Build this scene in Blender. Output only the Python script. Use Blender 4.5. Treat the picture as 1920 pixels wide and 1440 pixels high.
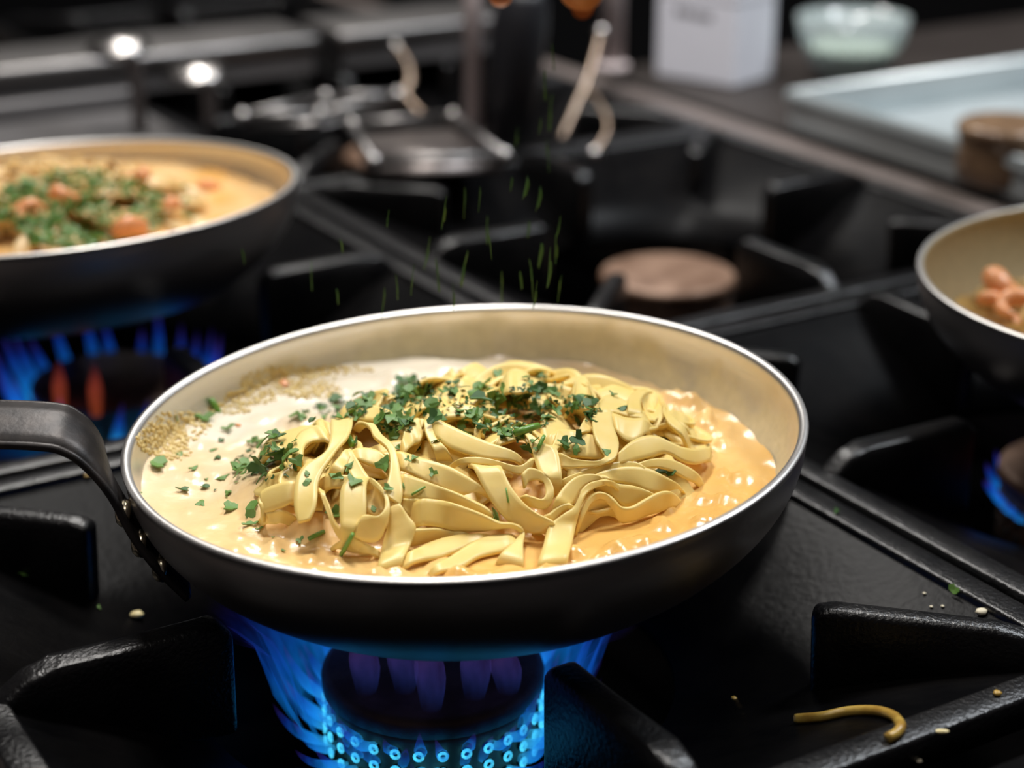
import bpy, bmesh, math, random
from mathutils import Vector, Matrix, noise
from mathutils.bvhtree import BVHTree
R = math.radians
for o in list(bpy.data.objects): bpy.data.objects.remove(o, do_unlink=True)
S = bpy.context.scene; COL = S.collection

# ------------------------------------------------------------------ camera
FPX = 3400.0; PITCH = R(21.5); CAM = Vector((0.01444, -0.5181, 0.2714))
cd = bpy.data.cameras.new('camera'); cam = bpy.data.objects.new('camera', cd); COL.objects.link(cam)
cam.location = CAM; cam.rotation_euler = (math.pi/2 - PITCH, 0, 0)
cd.sensor_width = 36; cd.lens = FPX/1920*36; cd.clip_start = .01
cd.dof.use_dof = True; cd.dof.focus_distance = .546; cd.dof.aperture_fstop = 6.2; cd.dof.aperture_blades = 0
S.camera = cam
S.view_settings.view_transform = 'Standard'; S.view_settings.look = 'None'
S.view_settings.exposure = 0.0; S.view_settings.gamma = 1.0; S.view_settings.use_curve_mapping = False
# ------------------------------------------------------------------ light
W = bpy.data.worlds.new('kitchen_air'); S.world = W; W.use_nodes = True
W.node_tree.nodes['Background'].inputs[0].default_value = (.034, .030, .032, 1)
W.node_tree.nodes['Background'].inputs[1].default_value = 1.0
def area(name, loc, target, size, watts, col=(1, .965, .92), sy=None):
    l = bpy.data.lights.new(name, 'AREA'); l.energy = watts; l.color = col
    l.shape = 'RECTANGLE'; l.size = size; l.size_y = sy or size
    o = bpy.data.objects.new(name, l); COL.objects.link(o); o.location = loc
    o.rotation_euler = (Vector(target)-Vector(loc)).to_track_quat('-Z', 'Y').to_euler()
    return o
area('hood_lamp_over_pan', (-.10, .42, 1.15), (0, .02, .04), .22, 10.2)
area('hood_lamp_far', (-.25, 1.35, 1.35), (0, .4, 0), .30, 13.0)
area('fill_light_near', (-.35, -.55, 1.35), (0, 0, .04), .45, 2.9, (1, .95, .89))  # unseen soft fill added to brighten the front faces of the noodles
area('counter_lamp', (.75, .55, 1.2), (.30, .70, 0), .30, 14.0, (.9, .95, 1))
sl = bpy.data.lights.new('box_fill_spot', 'SPOT'); sl.energy = 42; sl.color = (.95, .96, 1); sl.spot_size = R(26); sl.spot_blend = .6; sl.shadow_soft_size = .05  # unseen spot added to brighten the near faces of the white box
so_ = bpy.data.objects.new('box_fill_spot', sl); COL.objects.link(so_); so_.location = (-.05, .10, 1.35); so_.rotation_euler = (Vector((.23, .76, .03))-Vector((-.05, .10, 1.35))).to_track_quat('-Z', 'Y').to_euler()

# ------------------------------------------------------------------ pixel -> world helpers
FW = Vector((0, math.cos(PITCH), -math.sin(PITCH))); RT = Vector((1, 0, 0)); UP = RT.cross(FW)
def ray(px, py): return (FW + RT*((px-960)/FPX) + UP*((720-py)/FPX))
def at_z(px, py, z):
    d = ray(px, py); return CAM + d*((z-CAM.z)/d.z)
def at_y(px, py, y):
    d = ray(px, py); return CAM + d*((y-CAM.y)/d.y)
ANG = R(31); U = Vector((math.cos(ANG), math.sin(ANG), 0)); V = Vector((-math.sin(ANG), math.cos(ANG), 0))
F0 = Vector((-.0100, .0030, 0)); SP = .305
def uv(u, v, z=0): return F0 + U*u + V*v + Vector((0, 0, z))

# ------------------------------------------------------------------ materials
def newmat(name):
    m = bpy.data.materials.new(name); m.use_nodes = True
    nt = m.node_tree; return m, nt, nt.nodes['Principled BSDF']
def L(nt, a, b): nt.links.new(a, b)
def nz(nt, scale, detail=3, coord='Object', stretch=None):
    tc = nt.nodes.new('ShaderNodeTexCoord'); n = nt.nodes.new('ShaderNodeTexNoise')
    n.inputs['Scale'].default_value = scale; n.inputs['Detail'].default_value = detail
    if stretch:
        mp = nt.nodes.new('ShaderNodeMapping'); mp.inputs['Scale'].default_value = stretch
        L(nt, tc.outputs[coord], mp.inputs[0]); L(nt, mp.outputs[0], n.inputs['Vector'])
    else: L(nt, tc.outputs[coord], n.inputs['Vector'])
    return n
def ramp(nt, src, stops):
    r = nt.nodes.new('ShaderNodeValToRGB'); e = r.color_ramp.elements
    while len(e) < len(stops): e.new(.5)
    for i, (p, c) in enumerate(stops):
        e[i].position = p; e[i].color = (*c, 1) if len(c) == 3 else c
    L(nt, src, r.inputs[0]); return r
def mat(name, c1, c2=None, scale=60, rough=.5, metal=0., bump=0., bscale=None, sss=0., spec=.5, detail=3, stretch=None, lo=.35, hi=.65, bdist=.001):
    m, nt, b = newmat(name)
    b.inputs['Roughness'].default_value = rough; b.inputs['Metallic'].default_value = metal
    b.inputs['Specular IOR Level'].default_value = spec
    b.inputs['Base Color'].default_value = (*c1, 1)
    if c2:
        n = nz(nt, scale, detail, stretch=stretch); r = ramp(nt, n.outputs['Fac'], [(lo, c1), (hi, c2)])
        L(nt, r.outputs[0], b.inputs['Base Color'])
    if sss:
        b.inputs['Subsurface Weight'].default_value = sss; b.inputs['Subsurface Scale'].default_value = .004
        b.inputs['Subsurface Radius'].default_value = (1., .6, .25)
    if bump:
        n = nz(nt, bscale or scale*4, 4, stretch=stretch); bp = nt.nodes.new('ShaderNodeBump')
        bp.inputs['Strength'].default_value = bump; bp.inputs['Distance'].default_value = bdist
        L(nt, n.outputs['Fac'], bp.inputs['Height']); L(nt, bp.outputs[0], b.inputs['Normal'])
    return m
M = {}
M['iron'] = mat('black_cast_iron', (.003, .003, .0036), (.008, .0075, .0075), 90, .29, 0, .6, 700, spec=.55, bdist=.0006)
M['iron2'] = mat('greasy_iron_sheet', (.002, .002, .0024), (.005, .0046, .0046), 45, .34, 0, .25, 320, spec=.045, bdist=.0006)
M['rust'] = mat('rusty_burner_iron', (.16, .085, .050), (.30, .185, .125), 70, .5, .25, .4, 500, bdist=.0005)
M['port'] = mat('burner_port_black', (.006, .006, .008), rough=.8)
M['steel'] = mat('brushed_steel', (.42, .40, .385), (.52, .50, .48), 25, .30, 1, .08, 200, stretch=(1, 12, 12))
M['steel_dull'] = mat('dull_stained_steel', (.17, .145, .135), (.25, .22, .21), 14, .42, .85, .1, 120)
M['handle'] = mat('dark_handle_steel', (.020, .018, .018), (.045, .038, .035), 120, .44, .5, .25, 500, bdist=.0004)
M['post'] = mat('pinkish_post_steel', (.46, .38, .37), (.54, .46, .45), 14, .6, 0)
M['steel_mid'] = mat('satin_ledge_steel', (.22, .21, .205), (.30, .285, .28), 20, .42, 1, .08, 150)
M['griddle'] = mat('grey_griddle_steel', (.10, .095, .095), (.17, .16, .16), 9, .45, .35, .06, 90)
M['bronze'] = mat('bronzed_utensil_steel', (.26, .19, .14), (.34, .26, .20), 40, .32, .8)
M['rivet'] = mat('polished_rivet', (.72, .62, .44), rough=.22, metal=1)
M['rail'] = mat('brown_rail_steel', (.13, .105, .095), (.19, .155, .14), 12, .5, .3, .05, 80)
M['counter'] = mat('dark_counter_steel', (.022, .017, .015), (.036, .029, .026), 6, .55, .1, spec=.25)
M['white'] = mat('white_card', (.78, .78, .84), (.84, .84, .9), 8, .6)
M['print'] = mat('grey_print', (.16, .15, .16), rough=.7)
M['tray'] = mat('pale_enamel', (.42, .47, .485), (.50, .55, .56), 10, .30, .35)
M['tin'] = mat('brown_glazed_tin', (.16, .095, .055), (.30, .19, .11), 30, .28, .1, .1, 60)
M['black'] = mat('shadow_black', (.012, .012, .015), rough=.45)
M['dip'] = mat('pale_green_dip', (.42, .45, .38), (.52, .54, .46), 40, .5)
M['wall'] = mat('dark_kitchen_wall', (.010, .010, .011), (.016, .015, .016), 2, .7)
M['floor'] = mat('dark_kitchen_floor', (.02, .018, .017), (.03, .027, .025), 3, .6)
M['skin'] = mat('warm_lit_skin', (.58, .20, .06), (.66, .26, .09), 60, .5, sss=.15)  # orange of the warm light is put into the skin colour
M['sleeve'] = mat('dark_sleeve', (.02, .02, .024), (.03, .03, .035), 200, .9)
M['noodle'] = mat('cooked_fettuccine', (.87, .635, .195), (.91, .695, .265), 70, .38, 0, .10, 500, sss=.12, spec=.36, bdist=.0004)
M['noodle_b'] = mat('sauced_fettuccine', (.70, .42, .13), (.86, .62, .30), 120, .38, 0, .1, 400, sss=.15)
M['leaf'] = mat('parsley_leaf', (.070, .180, .024), (.180, .345, .075), 900, .42, 0, .2, 2500, sss=.05)
M['leaf_d'] = mat('dark_parsley_leaf', (.030, .092, .017), (.072, .185, .035), 900, .45, 0, .2, 2500)
M['stem'] = mat('parsley_stem', (.10, .26, .03), (.20, .38, .07), 600, .35)
M['shrimp'] = mat('cooked_shrimp', (.86, .27, .06), (.92, .50, .26), 90, .35, sss=.2)
M['crust'] = mat('dried_sauce_crust', (.68, .48, .16), (.83, .66, .31), 300, .5, sss=.1)
M['crumb'] = mat('pale_crumb', (.62, .55, .40), (.75, .68, .5), 300, .6)
M['nut'] = mat('pale_pine_nut', (.80, .66, .30), (.86, .74, .42), 200, .35)
M['oldnoodle'] = mat('browned_noodle_scrap', (.36, .19, .03), (.62, .42, .09), 120, .3)
def sauce_mat():
    m, nt, b = newmat('creamy_tomato_sauce')
    b.inputs['Roughness'].default_value = .22; b.inputs['Specular IOR Level'].default_value = .5
    b.inputs['Subsurface Weight'].default_value = .08; b.inputs['Subsurface Scale'].default_value = .004
    b.inputs['Subsurface Radius'].default_value = (1, .6, .3)
    tc = nt.nodes.new('ShaderNodeTexCoord')
    # stirred-in tomato: cream gathers at the back left of the pan
    dot = nt.nodes.new('ShaderNodeVectorMath'); dot.operation = 'DOT_PRODUCT'
    dot.inputs[1].default_value = (3.6, -4.6, 0); L(nt, tc.outputs['Object'], dot.inputs[0])
    n = nz(nt, 26, 5); mu = nt.nodes.new('ShaderNodeMath'); mu.operation = 'MULTIPLY_ADD'
    mu.inputs[1].default_value = .75; mu.inputs[2].default_value = .10; L(nt, n.outputs['Fac'], mu.inputs[0])
    ad = nt.nodes.new('ShaderNodeMath'); ad.operation = 'ADD'; L(nt, dot.outputs['Value'], ad.inputs[0]); L(nt, mu.outputs[0], ad.inputs[1])
    r = ramp(nt, ad.outputs[0], [(.0, (.85, .75, .59)), (.16, (.85, .655, .41)), (.45, (.90, .62, .28)), (.85, (.88, .51, .14))])
    L(nt, r.outputs[0], b.inputs['Base Color'])
    n2 = nz(nt, 220, 4); bp = nt.nodes.new('ShaderNodeBump'); bp.inputs['Strength'].default_value = .18; bp.inputs['Distance'].default_value = .001
    L(nt, n2.outputs['Fac'], bp.inputs['Height']); L(nt, bp.outputs[0], b.inputs['Normal'])
    return m
M['sauce'] = sauce_mat()
def pan_mat(name, film, level):
    # spun aluminium with a cooked-on yellow film splashed up the inner wall
    m, nt, b = newmat(name)
    tc = nt.nodes.new('ShaderNodeTexCoord'); sx = nt.nodes.new('ShaderNodeSeparateXYZ'); L(nt, tc.outputs['Object'], sx.inputs[0])
    at = nt.nodes.new('ShaderNodeAttribute'); at.attribute_name = 'inner'
    n = nz(nt, 38, 6); n3 = nz(nt, 10, 3)
    ma = nt.nodes.new('ShaderNodeMath'); ma.operation = 'MULTIPLY_ADD'; ma.inputs[1].default_value = -30.; ma.inputs[2].default_value = level
    L(nt, sx.outputs['Z'], ma.inputs[0])
    a2 = nt.nodes.new('ShaderNodeMath'); a2.operation = 'ADD'; L(nt, ma.outputs[0], a2.inputs[0]); L(nt, n.outputs['Fac'], a2.inputs[1])
    a3 = nt.nodes.new('ShaderNodeMath'); a3.operation = 'ADD'; L(nt, a2.outputs[0], a3.inputs[0]); L(nt, n3.outputs['Fac'], a3.inputs[1])
    rr = ramp(nt, a3.outputs[0], [(.36, (0, 0, 0)), (.62, (1, 1, 1))])
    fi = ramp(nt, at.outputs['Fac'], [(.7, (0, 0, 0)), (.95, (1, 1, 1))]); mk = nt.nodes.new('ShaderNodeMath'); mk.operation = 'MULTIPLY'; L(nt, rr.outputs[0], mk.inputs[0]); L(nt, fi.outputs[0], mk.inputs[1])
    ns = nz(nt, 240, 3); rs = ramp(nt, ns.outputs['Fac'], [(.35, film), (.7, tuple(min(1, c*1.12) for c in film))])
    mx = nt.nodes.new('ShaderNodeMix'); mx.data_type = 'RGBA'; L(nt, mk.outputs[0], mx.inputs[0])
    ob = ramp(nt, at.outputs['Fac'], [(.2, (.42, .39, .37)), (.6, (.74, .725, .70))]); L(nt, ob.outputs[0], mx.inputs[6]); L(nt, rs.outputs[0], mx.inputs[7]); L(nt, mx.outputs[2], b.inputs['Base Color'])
    me = nt.nodes.new('ShaderNodeMath'); me.operation = 'MULTIPLY_ADD'; me.inputs[1].default_value = -.92; me.inputs[2].default_value = .96
    L(nt, mk.outputs[0], me.inputs[0]); L(nt, me.outputs[0], b.inputs['Metallic'])
    b.inputs['Roughness'].default_value = .40
    nb = nz(nt, 30, 2, stretch=(1, 1, 45)); bp = nt.nodes.new('ShaderNodeBump'); bp.inputs['Strength'].default_value = .10; bp.inputs['Distance'].default_value = .0006
    L(nt, nb.outputs['Fac'], bp.inputs['Height'])
    nb2 = nz(nt, 420, 3); bp2 = nt.nodes.new('ShaderNodeBump'); bp2.inputs['Strength'].default_value = .22; bp2.inputs['Distance'].default_value = .0004
    L(nt, nb2.outputs['Fac'], bp2.inputs['Height']); L(nt, bp.outputs[0], bp2.inputs['Normal']); L(nt, bp2.outputs[0], b.inputs['Normal'])
    return m
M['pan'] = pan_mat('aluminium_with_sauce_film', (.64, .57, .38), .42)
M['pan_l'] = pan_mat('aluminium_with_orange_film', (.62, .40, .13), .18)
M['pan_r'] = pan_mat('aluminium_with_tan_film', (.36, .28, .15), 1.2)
def flame_mat(name, stops, power, alpha):
    m, nt, b = newmat(name); nt.nodes.remove(b)
    at = nt.nodes.new('ShaderNodeAttribute'); at.attribute_name = 't'
    rc = ramp(nt, at.outputs['Fac'], stops)
    ra = ramp(nt, at.outputs['Fac'], [(p, (a, a, a)) for p, a in alpha])
    e = nt.nodes.new('ShaderNodeEmission'); e.inputs[1].default_value = power; L(nt, rc.outputs[0], e.inputs[0])
    tr = nt.nodes.new('ShaderNodeBsdfTransparent'); mx = nt.nodes.new('ShaderNodeMixShader')
    n = nz(nt, 130, 3, stretch=(1, 1, .35)); rn = ramp(nt, n.outputs['Fac'], [(.33, (.15, .15, .15)), (.62, (1, 1, 1))])
    mu = nt.nodes.new('ShaderNodeMath'); mu.operation = 'MULTIPLY'; L(nt, ra.outputs[0], mu.inputs[0]); L(nt, rn.outputs[0], mu.inputs[1])
    L(nt, mu.outputs[0], mx.inputs[0]); L(nt, tr.outputs[0], mx.inputs[1]); L(nt, e.outputs[0], mx.inputs[2])
    L(nt, mx.outputs[0], nt.nodes['Material Output'].inputs[0]); return m
M['flame'] = flame_mat('blue_gas_flame', [(0, (.06, .62, 1)), (.35, (.01, .30, 1)), (.75, (.01, .06, .60)), (1, (.10, .03, .30))], .85, [(0, .85), (.4, .6), (.8, .25), (1, 0)])
M['flame_ring'] = flame_mat('cyan_flame_root', [(0, (.10, .78, 1)), (1, (.03, .45, 1))], 1.3, [(0, .95), (1, .9)])
M['veil'] = flame_mat('deep_blue_flame_veil', [(0, (.01, .36, 1)), (.45, (.008, .16, .95)), (.8, (.02, .04, .45)), (1, (.06, .02, .16))], .50, [(0, .10), (.25, .45), (.6, .20), (1, 0)])
M['wisp'] = flame_mat('violet_flame_wisp', [(0, (.05, .16, .9)), (.5, (.16, .10, .55)), (1, (.34, .12, .20))], .22, [(0, .0), (.45, .5), (1, 0)])
M['ember'] = flame_mat('orange_flame_wisp', [(0, (.9, .16, .05)), (1, (.7, .08, .08))], .35, [(0, .5), (.5, .45), (1, 0)])
def glass_mat():
    m, nt, b = newmat('clear_bowl_glass'); b.inputs['Transmission Weight'].default_value = .72; b.inputs['Roughness'].default_value = .12
    b.inputs['Base Color'].default_value = (.86, .97, .96, 1); b.inputs['IOR'].default_value = 1.45; return m
M['glass'] = glass_mat()

# ------------------------------------------------------------------ mesh helpers
def tag(o, label=None, cat=None, group=None, kind=None):
    if label: o['label'] = label
    if cat: o['category'] = cat
    if group: o['group'] = group
    if kind: o['kind'] = kind
    return o
def empty(name, loc=(0, 0, 0), rot=(0, 0, 0)):
    o = bpy.data.objects.new(name, None); COL.objects.link(o); o.location = loc; o.rotation_euler = rot; o.empty_display_size = .02; return o
def link(name, me, m, parent=None, smooth=True):
    o = bpy.data.objects.new(name, me); COL.objects.link(o)
    if m and not me.materials: me.materials.append(m)
    if parent: o.parent = parent
    if smooth: me.polygons.foreach_set('use_smooth', [True]*len(me.polygons))
    return o
def mk(name, vs, fs, m, parent=None, smooth=True, recentre=False):
    c = Vector((0, 0, 0))
    if recentre:
        c = sum((Vector(v) for v in vs), Vector())/len(vs); c.z = min(v[2] for v in vs); vs = [Vector(v)-c for v in vs]
    me = bpy.data.meshes.new(name); me.from_pydata([tuple(v) for v in vs], [], fs); me.update()
    o = link(name, me, m, parent, smooth); o.location = c; return o
def bmobj(name, bm, m, parent=None, smooth=False):
    bmesh.ops.recalc_face_normals(bm, faces=bm.faces)
    me = bpy.data.meshes.new(name); bm.to_mesh(me); bm.free(); return link(name, me, m, parent, smooth)
def lathe_data(prof, seg=64, closed=False):
    vs, fs = [], []
    for r, z in prof:
        for k in range(seg):
            a = 2*math.pi*k/seg; vs.append((r*math.cos(a), r*math.sin(a), z))
    n = len(prof)
    for i in range(n if closed else n-1):
        j = (i+1) % n
        for k in range(seg):
            l = (k+1) % seg; fs.append((i*seg+k, i*seg+l, j*seg+l, j*seg+k))
    return vs, fs
def lathe(name, prof, m, parent=None, seg=64, cap=True, closed=False, smooth=True):
    vs, fs = lathe_data(prof, seg, closed)
    if cap and not closed:
        if prof[0][0] > 1e-5: fs.append(tuple(range(seg))[::-1])
        if prof[-1][0] > 1e-5: fs.append(tuple((len(prof)-1)*seg+k for k in range(seg)))
    return mk(name, vs, fs, m, parent, smooth)
def catmull(pts, sub):
    out = []; n = len(pts)
    for i in range(n-1):
        p0, p1, p2, p3 = pts[max(i-1, 0)], pts[i], pts[i+1], pts[min(i+2, n-1)]
        for k in range(sub):
            t = k/sub; t2 = t*t; t3 = t2*t
            out.append(.5*((2*p1)+(p2-p0)*t+(2*p0-5*p1+4*p2-p3)*t2+(3*p1-p0-3*p2+p3)*t3))
    out.append(pts[-1]); return out
def tube_data(path, rad, seg=8):
    vs, fs = [], []; n = len(path)
    up = Vector((0, 0, 1)); side = None
    for i, p in enumerate(path):
        t = (path[min(i+1, n-1)]-path[max(i-1, 0)]).normalized()
        if side is None: side = t.cross(up) if abs(t.z) < .95 else t.cross(Vector((0, 1, 0)))
        side = (side - t*side.dot(t)).normalized(); bi = t.cross(side)
        r = rad[i] if isinstance(rad, (list, tuple)) else rad
        for k in range(seg):
            a = 2*math.pi*k/seg; vs.append(p + side*(r*math.cos(a)) + bi*(r*math.sin(a)))
    for i in range(n-1):
        for k in range(seg):
            l = (k+1) % seg; fs.append((i*seg+k, i*seg+l, (i+1)*seg+l, (i+1)*seg+k))
    fs.append(tuple(range(seg))[::-1]); fs.append(tuple((n-1)*seg+k for k in range(seg)))
    return vs, fs
def tube(name, path, rad, m, parent=None, seg=8, sub=6, recentre=False):
    path = [Vector(p) for p in path]
    if sub > 1 and len(path) > 2:
        if isinstance(rad, (list, tuple)):
            rv = catmull([Vector((r, 0, 0)) for r in rad], sub); rad = [max(1e-5, v.x) for v in rv]
        path = catmull(path, sub)
    vs, fs = tube_data(path, rad, seg); return mk(name, vs, fs, m, parent, True, recentre)
def plate_bm(prof, th, bev=.0014, seg=2):
    # profile polygon in (r, z), extruded across local y, with bevelled edges
    bm = bmesh.new()
    a = [bm.verts.new((r, -th/2, z)) for r, z in prof]; b = [bm.verts.new((r, th/2, z)) for r, z in prof]
    bm.faces.new(a); bm.faces.new(b[::-1]); n = len(prof)
    for i in range(n): bm.faces.new((a[i], b[i], b[(i+1) % n], a[(i+1) % n]))
    if bev: bmesh.ops.bevel(bm, geom=list(bm.edges), offset=bev, segments=seg, affect='EDGES', profile=.5)
    return bm
def box_bm(x0, x1, y0, y1, z0, z1, bev=.001, seg=2):
    bm = bmesh.new(); bmesh.ops.create_cube(bm, size=1)
    for v in bm.verts:
        v.co = Vector((x0 if v.co.x < 0 else x1, y0 if v.co.y < 0 else y1, z0 if v.co.z < 0 else z1))
    if bev: bmesh.ops.bevel(bm, geom=list(bm.edges), offset=bev, segments=seg, affect='EDGES', profile=.5)
    return bm
def copy_tree(o, parent=None):
    c = o.copy(); COL.objects.link(c); c.parent = parent
    for ch in list(o.children): copy_tree(ch, c)
    return c
def floatattr(o, name, vals):
    a = o.data.attributes.new(name, 'FLOAT', 'POINT'); a.data.foreach_set('value', vals)

# ================================================================== ROOM
bm = box_bm(-4, 4, -2, 4.5, -.95, -.92, 0); tag(bmobj('floor', bm, M['floor']), kind='structure')
bm = box_bm(-4, 4, 4.0, 4.1, -.92, 2.4, 0); tag(bmobj('wall_back', bm, M['wall']), kind='structure')

# ================================================================== RANGE
rng_o = empty('cooking_range', uv(.15, .15, -.92), (0, 0, ANG))
tag(rng_o, 'black commercial gas cooking range running diagonally under the pans', 'stove')
def uvbox(name, u0, u1, v0, v1, z0, z1, m, parent, bev=.002):
    b = box_bm(u0-.15, u1-.15, v0-.15, v1-.15, z0+.92, z1+.92, bev); return bmobj(name, b, m, parent)
uvbox('drip_tray', -.155, .465, -.158, 1.07, -.135, -.125, M['iron2'], rng_o)
uvbox('front_panel', -.185, -.158, -.17, 1.09, -.80, -.012, M['rail'], rng_o)
uvbox('rear_rail', .4625, .490, -.17, 1.09, -.80, -.006, M['rail'], rng_o, .003)
uvbox('side_panel', -.1575, .4620, -.172, -.1585, -.80, -.012, M['iron2'], rng_o)
uvbox('side_panel', -.1575, .4620, 1.0705, 1.09, -.80, -.012, M['rail'], rng_o)
uvbox('cabinet_base', -.15, .455, -.15, 1.06, -.919, -.14, M['iron2'], rng_o)

# ---- one grate (its origin over the burner), copied to every burner
def build_grate():
    g = empty('burner_grate', (0, 0, 0), (0, 0, ANG))
    bm = bmesh.new()                                   # square border
    o, i, zt, zb = .1505, .1400, -.0015, -.0125
    rings = [[(s*a, t*a, z) for s, t in ((-1, -1), (1, -1), (1, 1), (-1, 1))] for a, z in ((o, zb), (o, zt), (i, zt), (i, zb))]
    rv = [[bm.verts.new(p) for p in r] for r in rings]
    for k in range(4):
        for q in range(4):
            a, b = rv[k], rv[(k+1) % 4]; bm.faces.new((a[q], a[(q+1) % 4], b[(q+1) % 4], b[q]))
    bmesh.ops.bevel(bm, geom=list(bm.edges), offset=.0012, segments=2, affect='EDGES', profile=.5)
    bmobj('border', bm, M['iron'], g, True)
    # sloping pan from the square border down to a round burner opening
    seg, vs, fs = 96, [], []
    lay = [(0, -.0040), (.25, -.0105), (.6, -.0225), (1, -.0365), (1.02, -.0400), (.6, -.0262), (0, -.0085)]
    for t, z in lay:
        for k in range(seg):
            a = 2*math.pi*k/seg; c, s = math.cos(a), math.sin(a); rs = .1405/max(abs(c), abs(s)); rc = .078
            tt = min(t, 1); r = rs*(1-tt)+rc*tt
            vs.append((r*c, r*s, z))
    for i in range(len(lay)-1):
        for k in range(seg):
            l = (k+1) % seg; fs.append((i*seg+k, i*seg+l, (i+1)*seg+l, (i+1)*seg+k))
    mk('bowl', vs, fs, M['iron2'], g)
    side = [(.0720, -.034), (.0715, .0010), (.0760, .0058), (.1260, .0058), (.1340, .0048), (.1450, -.0030), (.1450, -.0110), (.110, -.030)]
    diag = [(.1215, -.030), (.1200, .0040), (.1260, .0058), (.1750, .0058), (.1900, .0030), (.2080, -.0030), (.2080, -.0095), (.165, -.022)]
    ms = md = None
    for k in range(4):
        if ms is None:
            f = bmobj('finger', plate_bm(side, .0095, .0024, 3), M['iron'], g, True); ms = f.data
            d = bmobj('corner_finger', plate_bm(diag, .0085, .0024, 3), M['iron'], g, True); md = d.data
        else: f = link('finger', ms, None, g, False); d = link('corner_finger', md, None, g, False)
        f.rotation_euler.z = k*math.pi/2; d.rotation_euler.z = (k+.5)*math.pi/2
    return g
GR = [((0, 0), 'black cast iron grate with noodle scraps under the front pan'), ((0, 1), 'black cast iron grate under the left pan of shrimp pasta'),
      ((1, 0), 'black cast iron grate under the pan at the right edge'), ((1, 1), 'black cast iron grate around the bare rusty burner'),
      ((1, 2), 'blurred iron grate carrying the steel trays at the back'),
      ((1, 3), 'farthest blurred iron grate behind the steel ledge')]
g0 = build_grate()
for i, ((a, b), lab) in enumerate(GR):
    g = g0 if i == 0 else copy_tree(g0)
    g.location = uv(a*SP, b*SP); tag(g, lab, 'grate', 'cast iron burner grates')

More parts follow.
